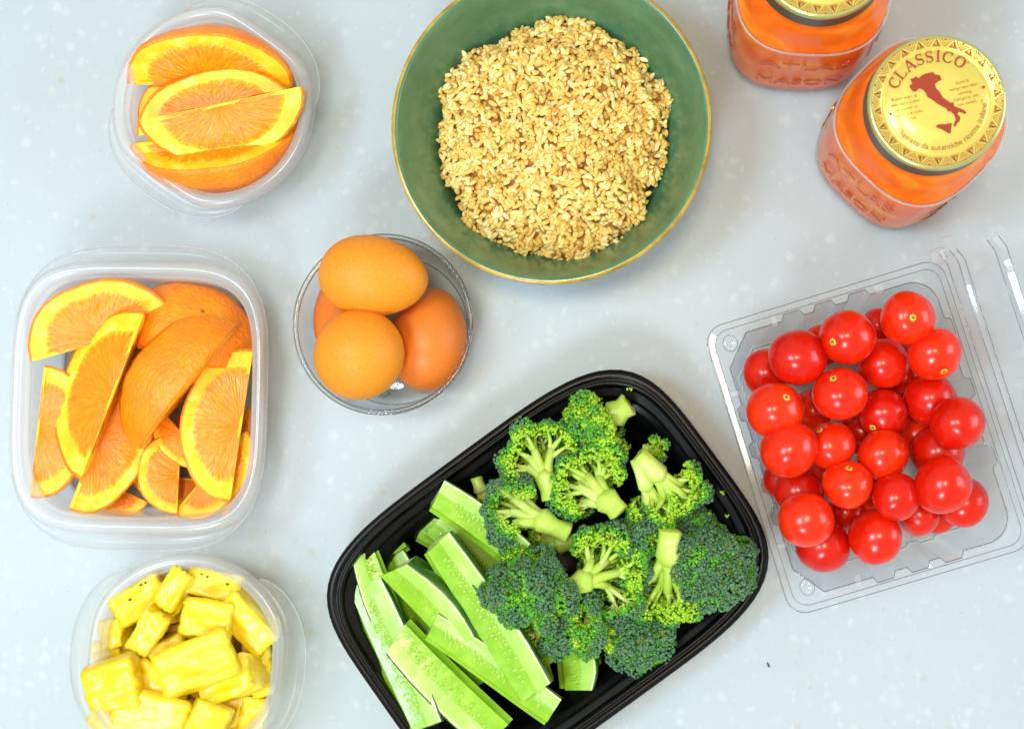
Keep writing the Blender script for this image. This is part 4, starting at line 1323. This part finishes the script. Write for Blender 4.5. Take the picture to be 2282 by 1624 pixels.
def jar(label, lidc, rot, lid_rot, seed, liquid_label):
    c = P(lidc[0], lidc[1], LZ)
    t = thing('glass_jar', label, 'jar', (c.x, c.y, 0), rot)
    LR = 152 / ppu(LZ)
    kk = LR / 35.8
    # glass: rounded-square body easing into a round neck
    secs = [(36, 2.4, .2), (40, 2.7, 2), (42.4, 2.9, 7), (43, 3.0, 20), (42.6, 3.0, 60), (41.8, 2.9, 90), (41.6, 2.8, 96), (42.6, 2.7, 98), (42.9, 2.7, 100), (42.4, 2.6, 102), (40.8, 2.5, 104.5), (39.9, 2.4, 110), (38.4, 2.3, 118), (36, 2.2, 125), (33.4, 2, 130), (32.6, 2, 136), (32.6, 2, 147)]
    def jr(o_): return [sup((a - o_) * kk, (a - o_) * kk, e, z, 96) for a, e, z in secs]
    rings = jr(0)
    v, f = loft(rings, True, True, False)
    mk('glass', v, f, M['jarglass'], t)
    inner_ = [sup((a - 2.4) * kk, (a - 2.4) * kk, e, max(z, 3.2), 96) for a, e, z in secs]
    v, f = loft(inner_, True, True, False)
    # content
    lq = thing('preserved_fruit', liquid_label, 'fruit in syrup', (c.x, c.y, 4), rot, 'fruit in the jars')
    li = [sup((a - .9) * kk, (a - .9) * kk, e, max(z, 3.6) - 4, 64) for a, e, z in secs if z <= 125] + [sup(31 * kk, 31 * kk, 2, 124, 64)]
    v, f = loft(li, True, True, True)
    mk('syrup', v, f, M['syrup'], lq)
    rg = random.Random(seed)
    for i in range(9):
        # a curved slice
        a = i * .72 + rg.uniform(-.2, .2); zz = 22 + (i * 37) % 92
        rr = 17 + 7 * rg.random()
        cpt = Vector((rr * math.cos(a) * kk, rr * math.sin(a) * kk, zz))
        sv, sf = uvsphere(1, 14, 8)
        qr = Matrix.Rotation(rg.uniform(0, 6), 3, 'Z') @ Matrix.Rotation(rg.uniform(-.7, .7), 3, 'X')
        mk('fruit_slice', [cpt + qr @ Vector((p[0] * 13 , p[1] * 6 + 2.5 * (p[0] ** 2), p[2] * 9)) for p in sv], sf, M['fruit'], lq)
    pts = sup(43.0 * kk, 43.0 * kk, 2.7, 100, 96); pts = pts + pts[:1]
    v, f = tube(pts, [.75] * 97, 8); mk('shoulder_glint', v, f, M['tubrim'], t)  # milky tube added on the glass ledge as its painted reflection
    # embossed words on two faces
    for face, dx in ((0, 0), (1, 0), (2, 0), (3, 0)):
        ang = face * math.pi / 2
        for word, zz, sz in (('ATLAS', 66, 19), ('MASON', 30, 17)):
            v, f = text_mesh(word, sz)
            w_ = max(p[0] for p in v) - min(p[0] for p in v)
            sc_x = 50 / w_
            out, n0 = [], len(v)
            fr_ = lambda x: 42.9 * kk * max(0.0, 1 - abs(x / (42.9 * kk)) ** 3.0) ** (1 / 3.0)
            for lv in (-.3, .9):
                for p in v:
                    x = p[0] * sc_x
                    y = -fr_(x) - lv
                    out.append((x * math.cos(ang) - y * math.sin(ang), x * math.sin(ang) + y * math.cos(ang), zz + p[1]))
            fs = [tuple(i_ + n0 for i_ in q) for q in f]
            ed = {}
            for q in f:
                for a_, b_ in zip(q, q[1:] + q[:1]):
                    ed[(a_, b_)] = 1
            fs += [(a_, b_, b_ + n0, a_ + n0) for (a_, b_) in ed if (b_, a_) not in ed]
            mk('embossed_word', out, fs, M['emboss'], t, smooth=False)
    # lid
    ld = [(35.4, 132.5), (36.0, 133.2), (35.8, 135), (35.7, 146)]
    v, f = lathe([(r * kk, z) for r, z in ld], 96)
    sk = mk('lid', v, f, M['lidside'], t)
    v, f = lathe([(r * kk, z) for r, z in ((35.7, 146), (35.9, 147.6), (35.5, 149.2), (34.6, 150), (33.6, 150.1), (33.2, 149.8))], 96)
    mk('lid_edge', v, f, M['goldedge'], sk)
    v, f = lathe([(r * kk, z) for r, z in ((33.2, 149.8), (29.6, 149.5), (29.0, 149.0), (27.6, 148.5), (26.4, 149.1), (25.8, 149.6), (14, 149.8), (.01, 149.9))], 96)
    mk('lid_top', v, f, M['gold'], sk)
    # print: local lid frame, turned so that the words stand as photographed
    U = 35.8 * kk / 688.0          # one print unit
    RL = Matrix.Rotation(lid_rot - rot, 3, 'Z')
    def put(name, v, f, z, mat):
        out = []
        for p in v:
            q = RL @ Vector((p[0] * U, p[1] * U, 0))
            out.append((q.x, q.y, z + p[2]))
        return mk(name, out, f, mat, sk, smooth=False)
    def zat(r): return 150.0 + .12
    # border of triangles
    mb = MB()
    nT = 22
    def pol(r, a): return (r * math.sin(a), r * math.cos(a))
    for i in range(nT):
        a = 2 * math.pi * i / nT
        h = math.pi / nT
        tri = [pol(566, a - h * .52), pol(640, a), pol(566, a + h * .52)]
        hole = [pol(575, a - .012), pol(596, a - .026), pol(622, a), pol(596, a + .026), pol(575, a + .012)]
        v = [(x, y, 0) for x, y in tri + hole]
        mb.add(v, [(0, 1, 5), (5, 4, 0), (4, 3, 0), (1, 2, 7), (7, 6, 1), (6, 5, 1), (0, 3, 7), (0, 7, 2)])
        b0 = a + h
        for q, (ro, ri, hw) in enumerate(((648, 568, .78), (648, 596, .48))):
            for sg in (-1, 1):
                p0, p1 = pol(ri, b0), pol(ro, b0 + sg * h * hw)
                v, f = stroke([p0, p1], [6, 6]); mb.add([(x, y, .02 + q * .01) for x, y, z in v], f)
        v = [(*pol(622, b0), 0.0), (*pol(648, b0 + h * .24), 0.0), (*pol(648, b0 - h * .24), 0.0)]
        mb.add(v, [(0, 1, 2)])
    put('border_print', mb.v, mb.f, 150.15, M['ink2'])
    # brand word on an arc
    for ch, ang in zip('CLASSICO', (-64.5, -51.2, -35.8, -21.4, -9.2, 1.8, 13.5, 29.7)):
        mb = MB()
        for q, (pts, wd) in enumerate(serif_letter(ch)):
            v, f = stroke([(x * 112, y * 116) for x, y in pts], [w_ * 118 for w_ in wd])
            mb.add([(x, y, .012 * q) for x, y, z in v], f)
        a = math.radians(ang)
        out = []
        for x, y, z in mb.v:
            rr = 408 + y
            out.append((rr * math.sin(a) + x * math.cos(a), rr * math.cos(a) - x * math.sin(a), z))
        put('letter', out, mb.f, 150.0, M['ink'])
    # map silhouette
    boot = [(690, 550), (720, 540), (750, 520), (775, 545), (800, 515), (830, 500), (870, 490), (915, 480), (935, 505), (985, 515), (1000, 560), (970, 575), (935, 600), (940, 640), (985, 690), (1010, 740), (1050, 770), (1085, 795), (1115, 790), (1120, 830), (1170, 850), (1215, 870), (1240, 895), (1225, 915), (1195, 895), (1160, 890), (1150, 910), (1180, 945), (1170, 985), (1150, 1000), (1130, 1035), (1110, 1035), (1115, 1000), (1135, 970), (1120, 920), (1085, 880), (1060, 885), (1040, 850), (990, 825), (950, 800), (910, 765), (860, 735), (840, 690), (815, 660), (780, 645), (740, 680), (710, 670), (690, 640), (680, 615), (710, 595)]
    isle = [(940, 1020), (975, 1010), (1020, 1010), (1060, 1005), (1095, 1000), (1090, 1040), (1085, 1075), (1085, 1100), (1060, 1105), (1030, 1085), (990, 1060), (945, 1045)]
    for pg in (boot, isle):
        v = [(x - 955, 785 - y, 0) for x, y in pg]
        put('map_print', v, [tuple(reversed(range(len(v))))], 150.1, M['ink'])
    for x, y in ((1413, 642), (490, 900)):
        put('diamond_print', [(x - 955 - 20, 785 - y, 0), (x - 955, 785 - y + 17, 0), (x - 955 + 20, 785 - y, 0), (x - 955, 785 - y - 17, 0)], [(3, 2, 1, 0)], 150.1, M['ink'])
    # motto round the lower edge
    motto = '\u201cIspirato da autentiche ricette italiane\u201d'
    sz = 78
    ws = [adv(ch, sz) for ch in motto]
    tot = sum(ws); span = math.radians(147); a = math.radians(-145)
    for ch, w_ in zip(motto, ws):
        da = span * w_ / tot
        if ch != ' ':
            v, f = text_mesh(ch, sz)
            am = a + da / 2
            out = []
            for x, y, z in v:
                rr = 488 - y
                out.append((rr * math.cos(am) - x * math.sin(am), rr * math.sin(am) + x * math.cos(am), 0))
            put('motto_letter', out, f, 150.0, M['ink2'])
        a += da
    for cx_, cy_, lines, tl in ((650, 842, ('Button pops up', 'when seal is broken.', 'Le bouton se', 'soul\u00e8ve si le sceau', 'est bris\u00e9.'), 11), (1228, 690, ('Store in', 'refrigerator after', 'opening.', 'R\u00e9frig\u00e9rer une', 'fois ouvert.'), 13)):
        for li_, tx_ in enumerate(lines):
            v, f = text_mesh(tx_, 42)
            w_ = max(p[0] for p in v) - min(p[0] for p in v)
            kx = min(1, 300 / w_)
            oy = (2 - li_) * 55
            ca, sa = math.cos(math.radians(tl)), math.sin(math.radians(tl))
            out = [((p[0] * kx) * ca - (p[1] + oy - 14) * sa + cx_ - 955, (p[0] * kx) * sa + (p[1] + oy - 14) * ca + 785 - cy_, 0) for p in v]
            put('small_print', out, f, 150.0, M['ink2'])
    v, f = text_mesh('\u00ae', 34)
    put('registered_mark', [(p[0] + 307, p[1] + 385, 0) for p in v], f, 150.0, M['ink2'])
    return t

jar('glass jar of orange fruit whose whole printed lid is in view', (2088, 228), math.radians(-45), 0.0, 1, 'orange fruit slices in syrup inside the jar with its whole lid in view')
jar('glass jar of orange fruit cut off by the picture edge beside the rice bowl', (1836, -108), math.radians(-3), math.radians(25), 2, 'orange fruit slices in syrup inside the jar beside the rice bowl')

# ------------------------------------------------------------------ small crumbs on the counter
for u, v_, lb in ((1711, 1481, 'small dark curved crumb on the bare counter below the tomatoes'), (876, 1186, 'tiny dark crumb on the counter above the short end of the tray')):
    p = P(u, v_, .5)
    v, f = tube([(-.6, 1.6, 0), (0, .3, .2), (.8, -1.4, 0)] if u > 1000 else [(-.5, 0, 0), (.5, .2, 0)], [.2, .55, .3] if u > 1000 else [.35, .4], 6)
    o = mk('crumb', v, f, M['crumb']); o.location = p * S
    tag(o, lb, 'crumb')
